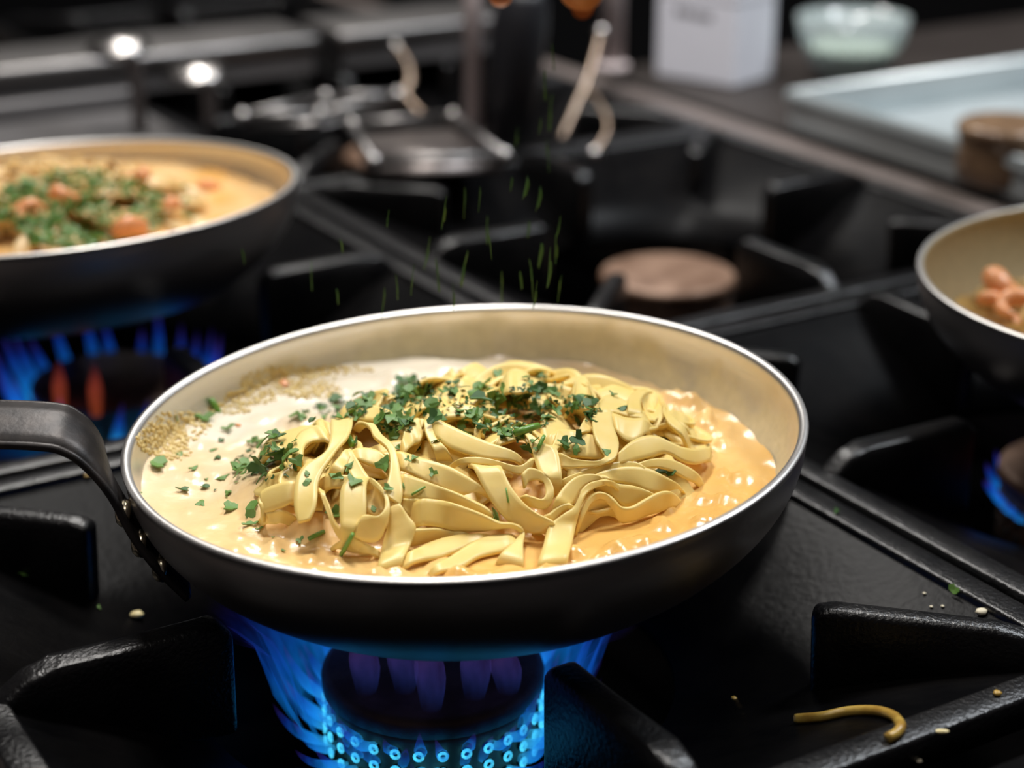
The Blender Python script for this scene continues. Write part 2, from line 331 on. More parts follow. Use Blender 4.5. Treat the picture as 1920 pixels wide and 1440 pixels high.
# ---- burners
def flame_data(p0, p1, p2, r0, r1, n=9, seg=8):
    pts = []; rad = []
    for i in range(n):
        t = i/(n-1); pts.append(p0*(1-t)**2+p1*(2*t*(1-t))+p2*t*t)
        rad.append((r0+(r1-r0)*min(1, t*2.2))*(1-t**2.2)+.00012)
    vs, fs = tube_data(pts, rad, seg); tv = [i/(n-1) for i in range(n) for _ in range(seg)]
    return vs, fs, tv
def flame_mesh(name, *a, m='flame', **k):
    vs, fs, tv = flame_data(*a, **k); me = bpy.data.meshes.new(name); me.from_pydata([tuple(v) for v in vs], [], fs); me.update()
    at = me.attributes.new('t', 'FLOAT', 'POINT'); at.data.foreach_set('value', tv); me.materials.append(M[m])
    me.polygons.foreach_set('use_smooth', [True]*len(me.polygons)); return me
capm = None
def burner(loc, label, flames=None, seed=1, low=1.0):
    rr = random.Random(seed)
    b = empty('gas_burner', loc, (0, 0, ANG)); tag(b, label, 'burner', 'round gas burners')
    lathe('burner_cap', [(0, -.0325), (.034, -.0325), (.0362, -.0335), (.0368, -.0352), (.0366, -.0390), (.0345, -.0405)], M['rust'], b, 72)
    lathe('burner_head', [(.0345, -.0405), (.0348, -.0420), (.0348, -.0660), (.030, -.070), (.018, -.085), (.016, -.124)], M['rust'], b, 72)
    NP, rows = 30, (-.0455, -.0515, -.0575)
    pm = None
    for k in range(NP):
        a = 2*math.pi*(k+.5)/NP
        for z in rows:
            if pm is None:
                p = lathe('gas_port', [(.0015, 0), (.0015, .0012), (.0008, .0013)], M['port'], b, 8); pm = p.data
            else: p = link('gas_port', pm, None, b)
            p.location = (.0342*math.cos(a), .0342*math.sin(a), z); p.rotation_euler = (0, math.pi/2, a)
    if flames == 'jets':
        ring = None; jets = []
        for z in rows:
            for q in range(3):
                e = rr.uniform(.8, 1.2)
                jets.append((z, flame_mesh('flame', Vector((.0352, 0, 0)), Vector((.044*e, 0, .002)), Vector((.050*e, rr.uniform(-.004, .004), .019*e)), .0013, .0024)))
        ringv, ringf = lathe_data([(.00135+.0005*math.cos(t), .0005*math.sin(t)) for t in [2*math.pi*i/8 for i in range(8)]], 14, True)
        for k in range(NP):
            a = 2*math.pi*(k+.5)/NP
            for z in rows:
                j = rr.choice([m_ for zz, m_ in jets if zz == z]); f = link('flame', j, None, b, False); f.location.z = z; f.rotation_euler = (0, 0, a+rr.uniform(-.05, .05)); fr = abs((a+ANG+math.pi/2+math.pi) % (2*math.pi)-math.pi) < .95; f.scale = (.94, 1, rr.uniform(.8, 1.15)*(.7 if fr else 1))
                if ring is None:
                    ring = mk('flame_root', ringv, ringf, M['flame_ring'], b); floatattr(ring, 't', [rr.random() for _ in ringv]); ro = ring; ring = ring.data
                else: ro = link('flame_root', ring, None, b, False)
                ro.location = (.0364*math.cos(a), .0364*math.sin(a), z); ro.rotation_euler = (0, math.pi/2, a)
        # streaked veil of flame spreading out under the pan
        for nm, sc in (('flame_veil', .97), ('flame_veil', 1.05)):
            vs, fs, tv = [], [], []
            prof = [(.043, -.049, .05), (.048, -.038, .25), (.051, -.026, .45), (.055, -.014, .65), (.062, -.005, .85), (.070, .0005, 1)]
            seg = 120
            for r, z, t in prof:
                for k in range(seg):
                    a = 2*math.pi*k/seg; q = 1+.07*noise.noise(Vector((math.cos(a)*9, math.sin(a)*9, z*40+sc*7)))
                    vs.append((r*q*sc*math.cos(a), r*q*sc*math.sin(a), z)); tv.append(t)
            for i in range(len(prof)-1):
                for k in range(seg):
                    aw = (2*math.pi*k/seg+ANG+math.pi/2+math.pi) % (2*math.pi)-math.pi     # draught keeps the near side low
                    if abs(aw) < .95: continue
                    l = (k+1) % seg; fs.append((i*seg+k, i*seg+l, (i+1)*seg+l, (i+1)*seg+k))
            v = mk(nm, vs, fs, M['veil'], b); floatattr(v, 't', tv)
        for az, rad, h in ((-2.35, .020, .026), (-1.9, .029, .030), (-2.75, .028, .024), (-1.35, .026, .026), (-1.0, .031, .020)):
            a = az-ANG+.35; me = flame_mesh('flame_wisp', Vector((0, 0, 0)), Vector((.002, .002, h*.5)), Vector((.006*rr.uniform(-1, 1), .003, h)), .0030, .0062, m='wisp')
            f = link('flame_wisp', me, None, b, False); f.location = (rad*math.cos(a), rad*math.sin(a), -.033)
    if flames == 'tongues':
        meshes = []
        for q in range(5):
            e = rr.uniform(.75, 1.25)
            meshes.append(flame_mesh('flame', Vector((.036, 0, 0)), Vector((.045, 0, .004)), Vector((.047+.004*e, rr.uniform(-.005, .005), .032*e)), .0018, .0032))
        for k in range(26):
            f = link('flame', rr.choice(meshes), None, b, False); f.location.z = -.050; f.rotation_euler.z = 2*math.pi*k/26+rr.uniform(-.05, .05); f.scale = (low**.2, low**.2, low*rr.uniform(.7, 1.1))
        for az in (-2.0, -1.55):
            me = flame_mesh('flame_wisp', Vector((0, 0, 0)), Vector((.001, .002, .012)), Vector((.002, .003, .024)), .002, .004, m='ember')
            f = link('flame_wisp', me, None, b, False); a = az-ANG; f.location = (.038*math.cos(a), .038*math.sin(a), -.036)
    return b
burner(uv(-.001, .0015), 'lit gas burner with blue jets under the front pan', 'jets', 3)
burner(uv(-.004, SP), 'lit gas burner with tall blue tongues under the left pan', 'tongues', 5)
burner(uv(SP, 0), 'low burning gas burner under the pan at the right edge', 'tongues', 7, .42)
burner(uv(SP+.003, SP-.004), 'unlit burner with a bare rusty round cap behind the front pan', None, 9)
burner(uv(SP, 2*SP), 'unlit burner hidden below the steel trays at the back', None, 11)

# ================================================================== PANS
HP, RB, RP = .042, .075, .1066
def prof_r(dep): k = min(1, max(0, dep/HP)); return RB+(RP-RB)*(1-k**2.2)
def build_pan(name, centre, normal, scale, matname, label, handle_az=None, handle=True):
    n = Vector((normal[0], normal[1], 1)).normalized(); a = Vector((0, 1, 0)).cross(n).normalized(); b = n.cross(a)
    mw = Matrix((a, b, n)).transposed().to_4x4(); base = Vector(centre)-n*(HP*scale)
    e = empty(name, base); e.rotation_euler = mw.to_euler(); e.scale = (scale,)*3; tag(e, label, 'frying pan', 'aluminium saute pans')
    T = .0022; outer = [(0, 0), (RB-.006, 0)]; N = 22
    for i in range(N, -1, -1):
        dep = HP*i/N; outer.append((prof_r(dep), HP-dep) if i < N else (RB-.001, .0006))
    lip = [(RP+.0006, HP+.0004), (RP+.0004, HP+.0010), (RP-.0008, HP+.0014), (RP-.0022, HP+.0010), (RP-.0028, HP-.0004)]
    inner = []
    for i in range(1, N+1):
        dep = HP*i/N
        if HP-dep > T: inner.append((prof_r(dep)-T-.0003, HP-dep))
    inner += [(RB-.010, T), (0, T)]
    prof = outer+lip+inner; vs, fs = lathe_data(prof, 160)
    body = mk('pan_body', vs, fs, M[matname], e)
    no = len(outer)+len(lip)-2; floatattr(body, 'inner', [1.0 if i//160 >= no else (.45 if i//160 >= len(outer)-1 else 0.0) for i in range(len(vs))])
    return e, mw, base, n, a, b
front, FMW, FB, FN, FA, FBv = build_pan('saute_pan', (-.00035, .0100, .0503), (-.0474, -.011), 1.0, 'pan', 'aluminium saute pan in the foreground full of creamy fettuccine')
left, LMW, LB, LN, LA, LBv = build_pan('saute_pan', (-.1940, .2690, .0532), (-.0437, .035), 1.05, 'pan_l', 'blurred aluminium saute pan at left with herb covered shrimp pasta')
right, RMW, RBs, RN, RA, RBv = build_pan('saute_pan', (.2815, .1542, .0508), (-.0152, -.0067), 1.0, 'pan_r', 'aluminium saute pan cut off by the right edge')

def handle(parent, inv, pts, wid, rivets):
    # steel strap: centre line + half-width vectors, with rolled edges
    C_ = catmull([inv @ Vector(p) for p in pts], 8); Wd = catmull([inv.to_3x3() @ Vector(w) for w in wid], 8)
    vs, fs = [], []; n = len(C_); th = .0013
    cross = [(-1, 0), (-.96, 1), (-.5, .6), (0, .35), (.5, .6), (.96, 1), (1, 0), (.96, -1), (.5, -1.4), (0, -1.65), (-.5, -1.4), (-.96, -1)]
    for i in range(n):
        t = (C_[min(i+1, n-1)]-C_[max(i-1, 0)]).normalized(); w = Wd[i]; nn = w.cross(t).normalized()
        for s, q in cross: vs.append(C_[i]+w*s+nn*(q*th))
    m = len(cross)
    for i in range(n-1):
        for k in range(m):
            l = (k+1) % m; fs.append((i*m+k, i*m+l, (i+1)*m+l, (i+1)*m+k))
    fs.append(tuple(range(m))[::-1]); fs.append(tuple((n-1)*m+k for k in range(m)))
    h = mk('handle', vs, fs, M['handle'], parent)
    for s in (-1, 1):
        p = [C_[i]+Wd[i]*s for i in range(n)]; tv, tf = tube_data(p, .00135, 8); mk('rolled_edge', tv, tf, M['handle'], h)
    for p, d in rivets:
        r = lathe('rivet', [(.0044, 0), (.0042, .0018), (.0030, .0032), (.0011, .0038), (0, .0039)], M['rivet'], h, 20)
        r.location = inv @ Vector(p); r.rotation_euler = (inv.to_3x3() @ Vector(d)).to_track_quat('Z', 'Y').to_euler()
bpy.context.view_layer.update()
tg = Vector((.29, -.956, 0)); out = Vector((-.93, -.28, .22))
hp = [(-.0860, -.0235, .0100), (-.0945, -.0225, .0200), (-.1015, -.0215, .0310), (-.1068, -.0208, .0430), (-.1105, -.0200, .0520), (-.1165, -.0200, .0590), (-.1260, -.0200, .0618), (-.160, -.0200, .0628), (-.22, -.020, .0645), (-.29, -.020, .068)]
hw = [tg*.0085, tg*.0105, tg*.0115, tg*.0112, Vector((.0015, -.0108, -.001)), Vector((.0006, -.0104, -.0018)), Vector((0, -.0102, -.0022)), Vector((0, -.0102, -.0023)), Vector((0, -.0100, -.0023)), Vector((0, -.0095, -.0022))]
rv = [((-.1004, -.0275, .0365), out), ((-.0962, -.0285, .0270), out), ((-.0905, -.0290, .0190), out)]
handle(front, front.matrix_world.inverted(), hp, hw, rv)
LO = Vector((-.1940+.0004, .2690-.0100, .0030))
handle(left, left.matrix_world.inverted(), [Vector(p)*1.0+LO+Vector((-.005, 0, 0)) for p in hp], hw, [(Vector(p)+LO+Vector((-.005, 0, 0)), d) for p, d in rv])
RO = Vector((.2815, .1542, 0))
rot = Matrix.Rotation(R(150), 4, 'Z')
handle(right, right.matrix_world.inverted(), [rot @ (Vector(p)-Vector((0, .010, 0)))+RO for p in hp], [rot.to_3x3() @ Vector(w) for w in hw], [(rot @ (Vector(p)-Vector((0, .010, 0)))+RO, rot.to_3x3() @ d) for p, d in rv])

# ================================================================== FOOD IN THE FRONT PAN
ZS = .0340
def sauce_edge(base, n, a, b, scale, zs, t):
    rc = base+n*(HP*scale); r = .1*scale
    for _ in range(8):
        h = (zs-rc.z-r*(math.cos(t)*a.z+math.sin(t)*b.z))/n.z
        r = (prof_r(-h/scale)-.0023)*scale
    return rc+a*(r*math.cos(t))+b*(r*math.sin(t))+n*h
def mound(x, y):
    q1 = ((x-.012)/.068)**2+((y-.022)/.060)**2; q2 = ((x+.032)/.044)**2+((y+.002)/.046)**2
    h = 0
    if q1 < 1: h = max(h, .0215*(1-q1**1.4)**.62)
    if q2 < 1: h = max(h, .0175*(1-q2**1.3)**.65)
    return ZS+h
def hit(px, py):
    d = ray(px, py); t0 = (.075-CAM.z)/d.z; t1 = (ZS-CAM.z)/d.z; N = 160
    for i in range(N+1):
        t = t0+(t1-t0)*i/N; p = CAM+d*t
        if p.z <= mound(p.x, p.y): return p, d.normalized()
    return CAM+d*t1, d.normalized()
rs = random.Random(21)
# bubbles simmering in the sauce: (x, y, radius, height)
BUB = []
for _ in range(150):
    t = rs.uniform(-1.9, .75); r = rs.uniform(.066, .096); k = rs.choice([.0014, .002, .003, .0045])
    BUB.append((r*math.cos(t), .010+r*math.sin(t), k*rs.uniform(.8, 1.2), k*rs.uniform(.35, .7)))
for _ in range(40):
    t = rs.uniform(2.9, 4.4); r = rs.uniform(.07, .096); k = rs.choice([.0014, .002, .003]); BUB.append((r*math.cos(t), .010+r*math.sin(t), k, k*.4))
for _ in range(26):        # thick cream lumps at the back left
    t = rs.uniform(1.6, 2.75); r = rs.uniform(.060, .088); k = rs.uniform(.003, .009); BUB.append((r*math.cos(t), .010+r*math.sin(t), k, k*.15))
def sauce_surface(name, base, n, a, b, scale, zs, m, parent, bub, under, seed, rad=70, seg=220):
    cx, cy = base.x, base.y; rim = [sauce_edge(base, n, a, b, scale, zs, 2*math.pi*k/seg) for k in range(seg)]
    vs, fs = [Vector((cx, cy, zs+under(cx, cy)))], []
    for i in range(1, rad+1):
        f = (i/rad)**.8
        for k in range(seg):
            e = rim[k]; x = cx+(e.x-cx)*f*1.004; y = cy+(e.y-cy)*f*1.004
            z = zs+under(x, y)
            z += .0011*noise.noise(Vector((x*42, y*42, seed)))+.0006*noise.noise(Vector((x*120, y*120, seed+3)))+.00025*noise.noise(Vector((x*330, y*330, seed+5)))
            for bx, by, br, bh in bub:
                dx = x-bx; dy = y-by
                if abs(dx) < br and abs(dy) < br:
                    q = (dx*dx+dy*dy)/(br*br)
                    if q < 1: z += bh*(1-q)**.6
            edge = max(0, (f-.93)/.07)
            z += edge*edge*(.0016*noise.noise(Vector((x*70, y*70, seed+9)))+.0008)
            vs.append(Vector((x, y, z)))
    for k in range(seg): fs.append((0, 1+k, 1+(k+1) % seg))
    for i in range(rad-1):
        for k in range(seg):
            l = (k+1) % seg; fs.append((1+i*seg+k, 1+(i+1)*seg+k, 1+(i+1)*seg+l, 1+i*seg+l))
    loc = Vector((cx, cy, zs))
    o = mk(name, [v-loc for v in vs], fs, m, parent); 
    if not parent: o.location = loc
    return o, vs, fs
def under_front(x, y): return max(0, (mound(x, y)-ZS)*.62-.003)
BV, BF = [], []
def bvh_add(vs, fs):
    k = len(BV); BV.extend(Vector(v) for v in vs); BF.extend(tuple(i+k for i in f) for f in fs)
sauce = empty('pasta_sauce', (FB.x, FB.y, ZS)); tag(sauce, 'creamy orange and white sauce simmering in the foreground pan', 'sauce')
so, sv, sf = sauce_surface('sauce_surface', FB, FN, FA, FBv, 1.0, ZS, M['sauce'], sauce, BUB, under_front, 1.7)
bvh_add(sv, sf)

# ---- fettuccine ribbons: each ribbon is a strip between two edges that rest on the heap
ZM = {'A': (480, 680, 3.6), 'B': (860, 680, 3.6), '2': (480, 690, 6.857), '3': (720, 690, 6.857), '4': (960, 690, 6.857), '5': (480, 880, 6.857), '6': (720, 880, 6.857), '7': (960, 880, 6.857)}
CS = [0, .035, .2, .4, .6, .8, .965, 1]
def strip(As, Bs, label, group, m, bow=.06, th=.0012, parent_hit=True, sub=6):
    As = catmull(As, sub); Bs = catmull(Bs, sub); n = len(As)
    for _ in range(2):
        As = [As[0]]+[(As[i-1]+As[i]*2+As[i+1])/4 for i in range(1, n-1)]+[As[-1]]; Bs = [Bs[0]]+[(Bs[i-1]+Bs[i]*2+Bs[i+1])/4 for i in range(1, n-1)]+[Bs[-1]]
    vs, fs = [], []; m_ = 2*len(CS)-2; pn = None
    for i in range(n):
        A, B = As[i], Bs[i]; c0 = (As[max(i-1, 0)]+Bs[max(i-1, 0)])/2; c1 = (As[min(i+1, n-1)]+Bs[min(i+1, n-1)])/2
        t = (c1-c0); w = B-A; nn = w.cross(t)
        if nn.length < 1e-9: nn = pn or Vector((0, 0, 1))
        nn.normalize()
        if pn is None:
            if nn.dot(CAM-A) < 0: nn = -nn
        elif nn.dot(pn) < 0: nn = -nn
        pn = nn
        top = [A+w*s+nn*(bow*.7*w.length*(1-(2*s-1)**2)) for s in CS]
        row = []
        for q, p in enumerate(top): row.append(p+nn*(th/2 if 0 < q < len(CS)-1 else 0))
        for q in range(len(CS)-2, 0, -1): row.append(top[q]-nn*(th/2))
        vs += row
    for i in range(n-1):
        for k in range(m_):
            l = (k+1) % m_; fs.append((i*m_+k, i*m_+l, (i+1)*m_+l, (i+1)*m_+k))
    fs.append(tuple(range(m_))[::-1]); fs.append(tuple((n-1)*m_+k for k in range(m_)))
    if parent_hit: bvh_add(vs, fs)
    o = mk('fettuccine_ribbon', vs, fs, m, None, True, True); tag(o, label, 'noodle', group); return o
GN = 'fettuccine ribbons heaped in the foreground pan'
TANGLE = 'pale yellow fettuccine ribbon tangled into the heap in the foreground pan'
def rib(z, st, lift=2.0, label=None, bow=.04, ends=3, m='noodle', sub=6):
    ox, oy, k = ZM[z]; As, Bs = [], []
    for s in st:
        da = s[4] if len(s) > 4 else 0; db = s[5] if len(s) > 5 else da
        for (x, y, dd, lst) in ((s[0], s[1], da, As), (s[2], s[3], db, Bs)):
            p, d = hit(ox+x/k, oy+y/k); low = (y > (s[1]+s[3])/2+6)-(y < (s[1]+s[3])/2-6); sl_ = min(1, abs(s[1]-s[3])/k/28); lst.append(p-d*((lift+dd+(.7 if low < 0 else -2.6 if low > 0 else 0)*sl_)/1000))
    dn = ray(960, 900).normalized()
    if ends & 1:
        for l in (As, Bs): e = (l[0]-l[1]).normalized(); l.insert(0, l[0]+e*.004+dn*.005+Vector((0, 0, -.003)))
    if ends & 2:
        for l in (As, Bs): e = (l[-1]-l[-2]).normalized(); l.append(l[-1]+e*.004+dn*.005+Vector((0, 0, -.003)))
    return strip(As, Bs, label or TANGLE, GN, M[m], bow, sub=sub)
# random tangle deep in the heap so no gap looks through
def tangle(cx, cy, a, b, hgt, count, rng, width, mt, group, label, parent_hit=True, lim=.80):
    for i in range(count):
        x = cx+rng.uniform(-.6, .6)*a; y = cy+rng.uniform(-.6, .6)*b; th = rng.uniform(0, 6.28); cur = rng.uniform(-40, 40); roll = rng.uniform(-.9, .9); dr = rng.uniform(-.35, .35)
        As, Bs = [], []; ph = rng.uniform(0, 6)
        for k in range(11):
            q = ((x-cx)/a)**2+((y-cy)/b)**2
            if q > lim: th += 1.2
            th += cur*.007+.25*math.sin(k*.9+ph); x += .007*math.cos(th); y += .007*math.sin(th); roll = max(-1.1, min(1.1, roll+dr*math.sin(k*.7+ph)))
            z = hgt(x, y)+.0018*math.sin(k*1.3+ph)
            w = Vector((-math.sin(th)*math.cos(roll), math.cos(th)*math.cos(roll), math.sin(roll)))*(width/2)
            As.append(Vector((x, y, z))-w); Bs.append(Vector((x, y, z))+w)
        strip(As, Bs, label, group, mt, .05, parent_hit=parent_hit, sub=3)
tangle(.012, .018, .062, .052, lambda x, y: mound(x, y)-.0050, 26, random.Random(4), .010, M['noodle'], GN, TANGLE)
tangle(-.026, -.002, .036, .038, lambda x, y: mound(x, y)-.0050, 10, random.Random(8), .010, M['noodle'], GN, TANGLE)

# --- back of the heap
rib('B', [(340, 60, 330, 210), (390, 45, 400, 215), (455, 70, 480, 200)], 1, 'faint ribbon end standing at the very back of the noodle heap')
rib('B', [(770, 240, 755, 300), (785, 125, 790, 285), (840, 88, 855, 300), (890, 150, 920, 300), (905, 250, 960, 310)], 2, 'blunt ribbon hump with a parsley bit at the back of the heap')
rib('B', [(900, 330, 880, 420), (970, 235, 960, 345), (1050, 222, 1060, 345), (1140, 275, 1150, 370), (1240, 335, 1250, 390)], 2.4)
rib('A', [(1340, 300, 1370, 300), (1350, 225, 1385, 230), (1385, 190, 1400, 230), (1425, 200, 1415, 245), (1450, 290, 1420, 290)], 1.5, 'thin arched ribbon edge among parsley at the back of the heap')
rib('A', [(1120, 275, 1110, 330), (1155, 232, 1170, 310), (1215, 226, 1215, 320), (1255, 268, 1245, 340)], 3, 'small rounded noodle hump beside the dark parsley clump')
rib('A', [(600, 300, 590, 380), (640, 280, 640, 385), (740, 285, 740, 395), (830, 300, 840, 405), (900, 330, 900, 420)], 1.0)
rib('A', [(1200, 345, 1215, 400), (1280, 302, 1300, 380), (1400, 288, 1400, 380), (1490, 305, 1470, 400), (1528, 360, 1490, 440), (1510, 430, 1470, 500)], 2.0, 'ribbon arching in a wide bow behind the parsley in mid heap')
rib('A', [(1190, 368, 1205, 505), (1300, 418, 1290, 570), (1450, 488, 1430, 625), (1600, 548, 1570, 655), (1745, 602, 1740, 668)], 4.0, 'broad ribbon sloping right below the parsley in mid heap', bow=.05)
rib('A', [(985, 540, 1010, 610), (1000, 440, 1060, 560), (1040, 395, 1105, 540), (1095, 378, 1130, 480), (1140, 395, 1110, 430)], 3, 'upright folded ribbon just left of the mid heap')
rib('A', [(1130, 395, 1190, 400), (1140, 470, 1200, 470), (1170, 540, 1230, 530), (1200, 600, 1290, 580)], 2.4)
rib('A', [(80, 530, 110, 610), (160, 485, 180, 600), (260, 450, 270, 560), (400, 432, 420, 520)], 1.5, 'yellow ribbon lying low at the far left of the heap')
rib('A', [(245, 650, 320, 650), (250, 560, 330, 570), (290, 480, 370, 540), (370, 440, 440, 530), (440, 432, 500, 545)], 2.6, 'ribbon curving over behind the tall left noodle')
rib('A', [(405, 400, 440, 520), (450, 385, 480, 500), (500, 420, 520, 520)], 2.0)
# --- centre
rib('B', [(0, 650, 10, 690), (120, 640, 130, 690), (240, 655, 250, 700), (360, 690, 350, 740), (430, 690, 420, 760), (500, 640, 480, 720)], 3.5, 'slim ribbon running along the middle of the heap')
rib('B', [(600, 500, 620, 610), (660, 460, 690, 600), (740, 455, 770, 590), (800, 470, 800, 560)], 2.0)
rib('B', [(690, 540, 690, 640), (800, 480, 800, 640), (900, 490, 900, 650), (1010, 520, 1000, 650)], 1.0)
rib('B', [(240, 560, 280, 560), (290, 480, 340, 540), (350, 440, 420, 520), (450, 470, 470, 560)], 2.0)
rib('B', [(610, 610, 650, 620), (640, 540, 700, 560), (665, 460, 720, 500)], 3.0)
rib('B', [(805, 470, 830, 480), (870, 345, 900, 470), (960, 305, 980, 420), (1030, 335, 1045, 430)], 4.0)
rib('B', [(895, 340, 1032, 335), (900, 440, 1045, 430), (920, 525, 1078, 520), (965, 600, 1080, 585), (985, 645, 1050, 655, 0, 1), (930, 662, 960, 692), (840, 660, 840, 706), (750, 640, 755, 714), (680, 606, 690, 716)], 5.2, 'ribbon bending down and sweeping left in a J at mid right', bow=.07)
rib('B', [(1035, 345, 1060, 470), (1110, 370, 1110, 520), (1190, 380, 1185, 540), (1255, 380, 1262, 480)], 3.6, 'wide ribbon face hollowed behind the J shaped noodle')
rib('B', [(1140, 330, 1240, 350), (1140, 245, 1228, 270), (1190, 198, 1262, 215), (1260, 184, 1320, 205), (1340, 200, 1365, 255), (1395, 270, 1385, 350), (1430, 350, 1420, 420), (1520, 440, 1500, 490)], 3.4, 'open round loop of ribbon at the right rear of the heap', bow=-.03)
rib('B', [(1225, 230, 1290, 395), (1280, 205, 1320, 400), (1340, 240, 1340, 380)], .2, bow=-.12)
rib('B', [(1420, 330, 1400, 360), (1480, 335, 1470, 400), (1540, 370, 1540, 460)], 1.4)
rib('B', [(1082, 605, 1080, 690), (1165, 530, 1180, 665), (1260, 492, 1295, 640), (1350, 502, 1375, 610), (1430, 540, 1445, 630), (1510, 572, 1505, 668), (1600, 582, 1600, 690), (1695, 565, 1688, 660)], 4.4, 'wavy ribbon reaching furthest right into the sauce', bow=.05, ends=1)
rib('B', [(690, 790, 720, 830), (880, 715, 890, 770), (1050, 672, 1060, 745), (1180, 668, 1190, 740), (1260, 710, 1250, 760)], 2.5)
rib('B', [(900, 770, 1000, 800), (1000, 722, 1070, 810), (1140, 700, 1180, 835), (1280, 712, 1280, 880), (1390, 765, 1380, 880), (1480, 820, 1470, 850)], 2.2, 'broad flat ribbon lying at the right of the heap')
rib('B', [(1190, 690, 1180, 740), (1300, 650, 1300, 710), (1420, 650, 1420, 730), (1540, 700, 1530, 790), (1620, 760, 1600, 820)], 1.2)
rib('B', [(450, 492, 478, 486), (492, 585, 575, 550), (510, 665, 660, 575), (540, 740, 688, 680), (600, 775, 698, 790)], 5.0, 'short ribbon folded like a collar in the middle of the heap')
rib('7', [(160, 250, 130, 60), (205, 165, 210, -20), (320, 138, 330, 0), (405, 165, 440, 70), (432, 240, 520, 190), (430, 330, 542, 310), (370, 385, 500, 440), (250, 345, 400, 520), (150, 330, 250, 480)], 4.6, 'ribbon rolled into a small round curl near the middle', bow=.02, ends=2)
rib('B', [(90, 700, 295, 712), (150, 815, 335, 800), (215, 930, 385, 880), (290, 1030, 455, 960), (375, 1110, 540, 1020), (470, 1152, 610, 1052), (580, 1150, 650, 1085)], 6.0, 'bold ribbon falling diagonally right across the front of the heap', bow=.05)
# --- front right arches
rib('7', [(1200, 170, 1260, 300), (1400, 190, 1400, 460), (1560, 210, 1540, 475), (1700, 255, 1680, 420), (1840, 325, 1840, 345)], 3.0, 'leaf shaped ribbon face at the front right')
rib('7', [(540, 420, 700, 520), (600, 310, 800, 430), (690, 195, 870, 290), (830, 90, 960, 200), (990, 58, 1100, 150), (1150, 80, 1250, 170), (1260, 150, 1330, 260)], 4.2, 'rear arching ribbon at the front right', bow=.04)
rib('7', [(330, 1200, 725, 1150), (400, 980, 778, 950), (465, 740, 822, 730), (620, 600, 862, 570), (770, 515, 893, 470), (850, 395, 935, 355), (890, 270, 990, 290), (985, 178, 1090, 235), (1130, 138, 1220, 205), (1290, 150, 1300, 230)], 6.0, 'ribbon standing like a flared leg at the front right', bow=.05)
rib('7', [(400, 610, 480, 700), (490, 560, 560, 640), (590, 480, 640, 545), (700, 440, 720, 510), (790, 470, 790, 520)], 4.4, 'thin arched ribbon bridging to the flared noodle leg')
rib('7', [(820, 700, 880, 820), (880, 540, 1000, 720), (990, 400, 1120, 620), (1130, 360, 1250, 600), (1300, 430, 1350, 640)], .6, bow=-.1)
rib('7', [(845, 660, 885, 680), (935, 440, 985, 470), (1020, 330, 1055, 400), (1120, 290, 1135, 372), (1235, 320, 1215, 410), (1325, 400, 1300, 520), (1410, 480, 1380, 680), (1550, 478, 1530, 670), (1710, 385, 1710, 600), (1900, 285, 1900, 550), (2060, 290, 2060, 480)], 4.6, 'front ribbon arching then trailing right into the sauce', bow=.04)
# --- front middle
rib('A', [(955, 598, 985, 730), (1100, 640, 1100, 780), (1280, 690, 1260, 870), (1400, 750, 1380, 900), (1540, 845, 1490, 870)], 4.6, 'plump ribbon lying across the front centre of the heap')
rib('6', [(240, 60, 240, 380), (420, 110, 430, 400), (640, 190, 680, 420), (860, 270, 900, 460), (1100, 380, 1120, 520), (1350, 520, 1340, 580)], 5.2, 'upper ribbon of the wide fold at the front centre')
rib('6', [(470, 380, 470, 730), (650, 385, 680, 745), (850, 420, 880, 790), (1060, 490, 1080, 808), (1280, 580, 1290, 800), (1480, 680, 1470, 760), (1640, 690, 1640, 750), (1760, 740, 1730, 790), (1815, 830, 1750, 850), (1790, 960, 1640, 980), (1800, 1190, 1480, 1110)], 6.2, 'wide ribbon with a sharp S fold at the front centre', bow=.04)
rib('6', [(230, 380, 200, 470), (330, 380, 330, 610), (460, 380, 450, 620)], 3.0, bow=-.1)
rib('6', [(370, 780, 280, 1010), (520, 760, 480, 960), (700, 755, 650, 900), (900, 800, 880, 870), (1100, 820, 1050, 880)], 3.6)
rib('6', [(320, 1080, 300, 1250), (460, 1010, 500, 1180), (640, 930, 700, 1150), (860, 870, 900, 1080), (1050, 850, 1120, 980), (1300, 840, 1350, 900)], 4.6, 'ribbon curving up from the sauce at the front centre')
rib('6', [(640, 1250, 700, 1340), (820, 1150, 880, 1300), (950, 1060, 1040, 1250), (1120, 960, 1200, 1150), (1300, 880, 1380, 1100), (1480, 850, 1560, 1060), (1640, 850, 1700, 960)], 5.0, 'golden ribbon dipping into sauce below the S fold')
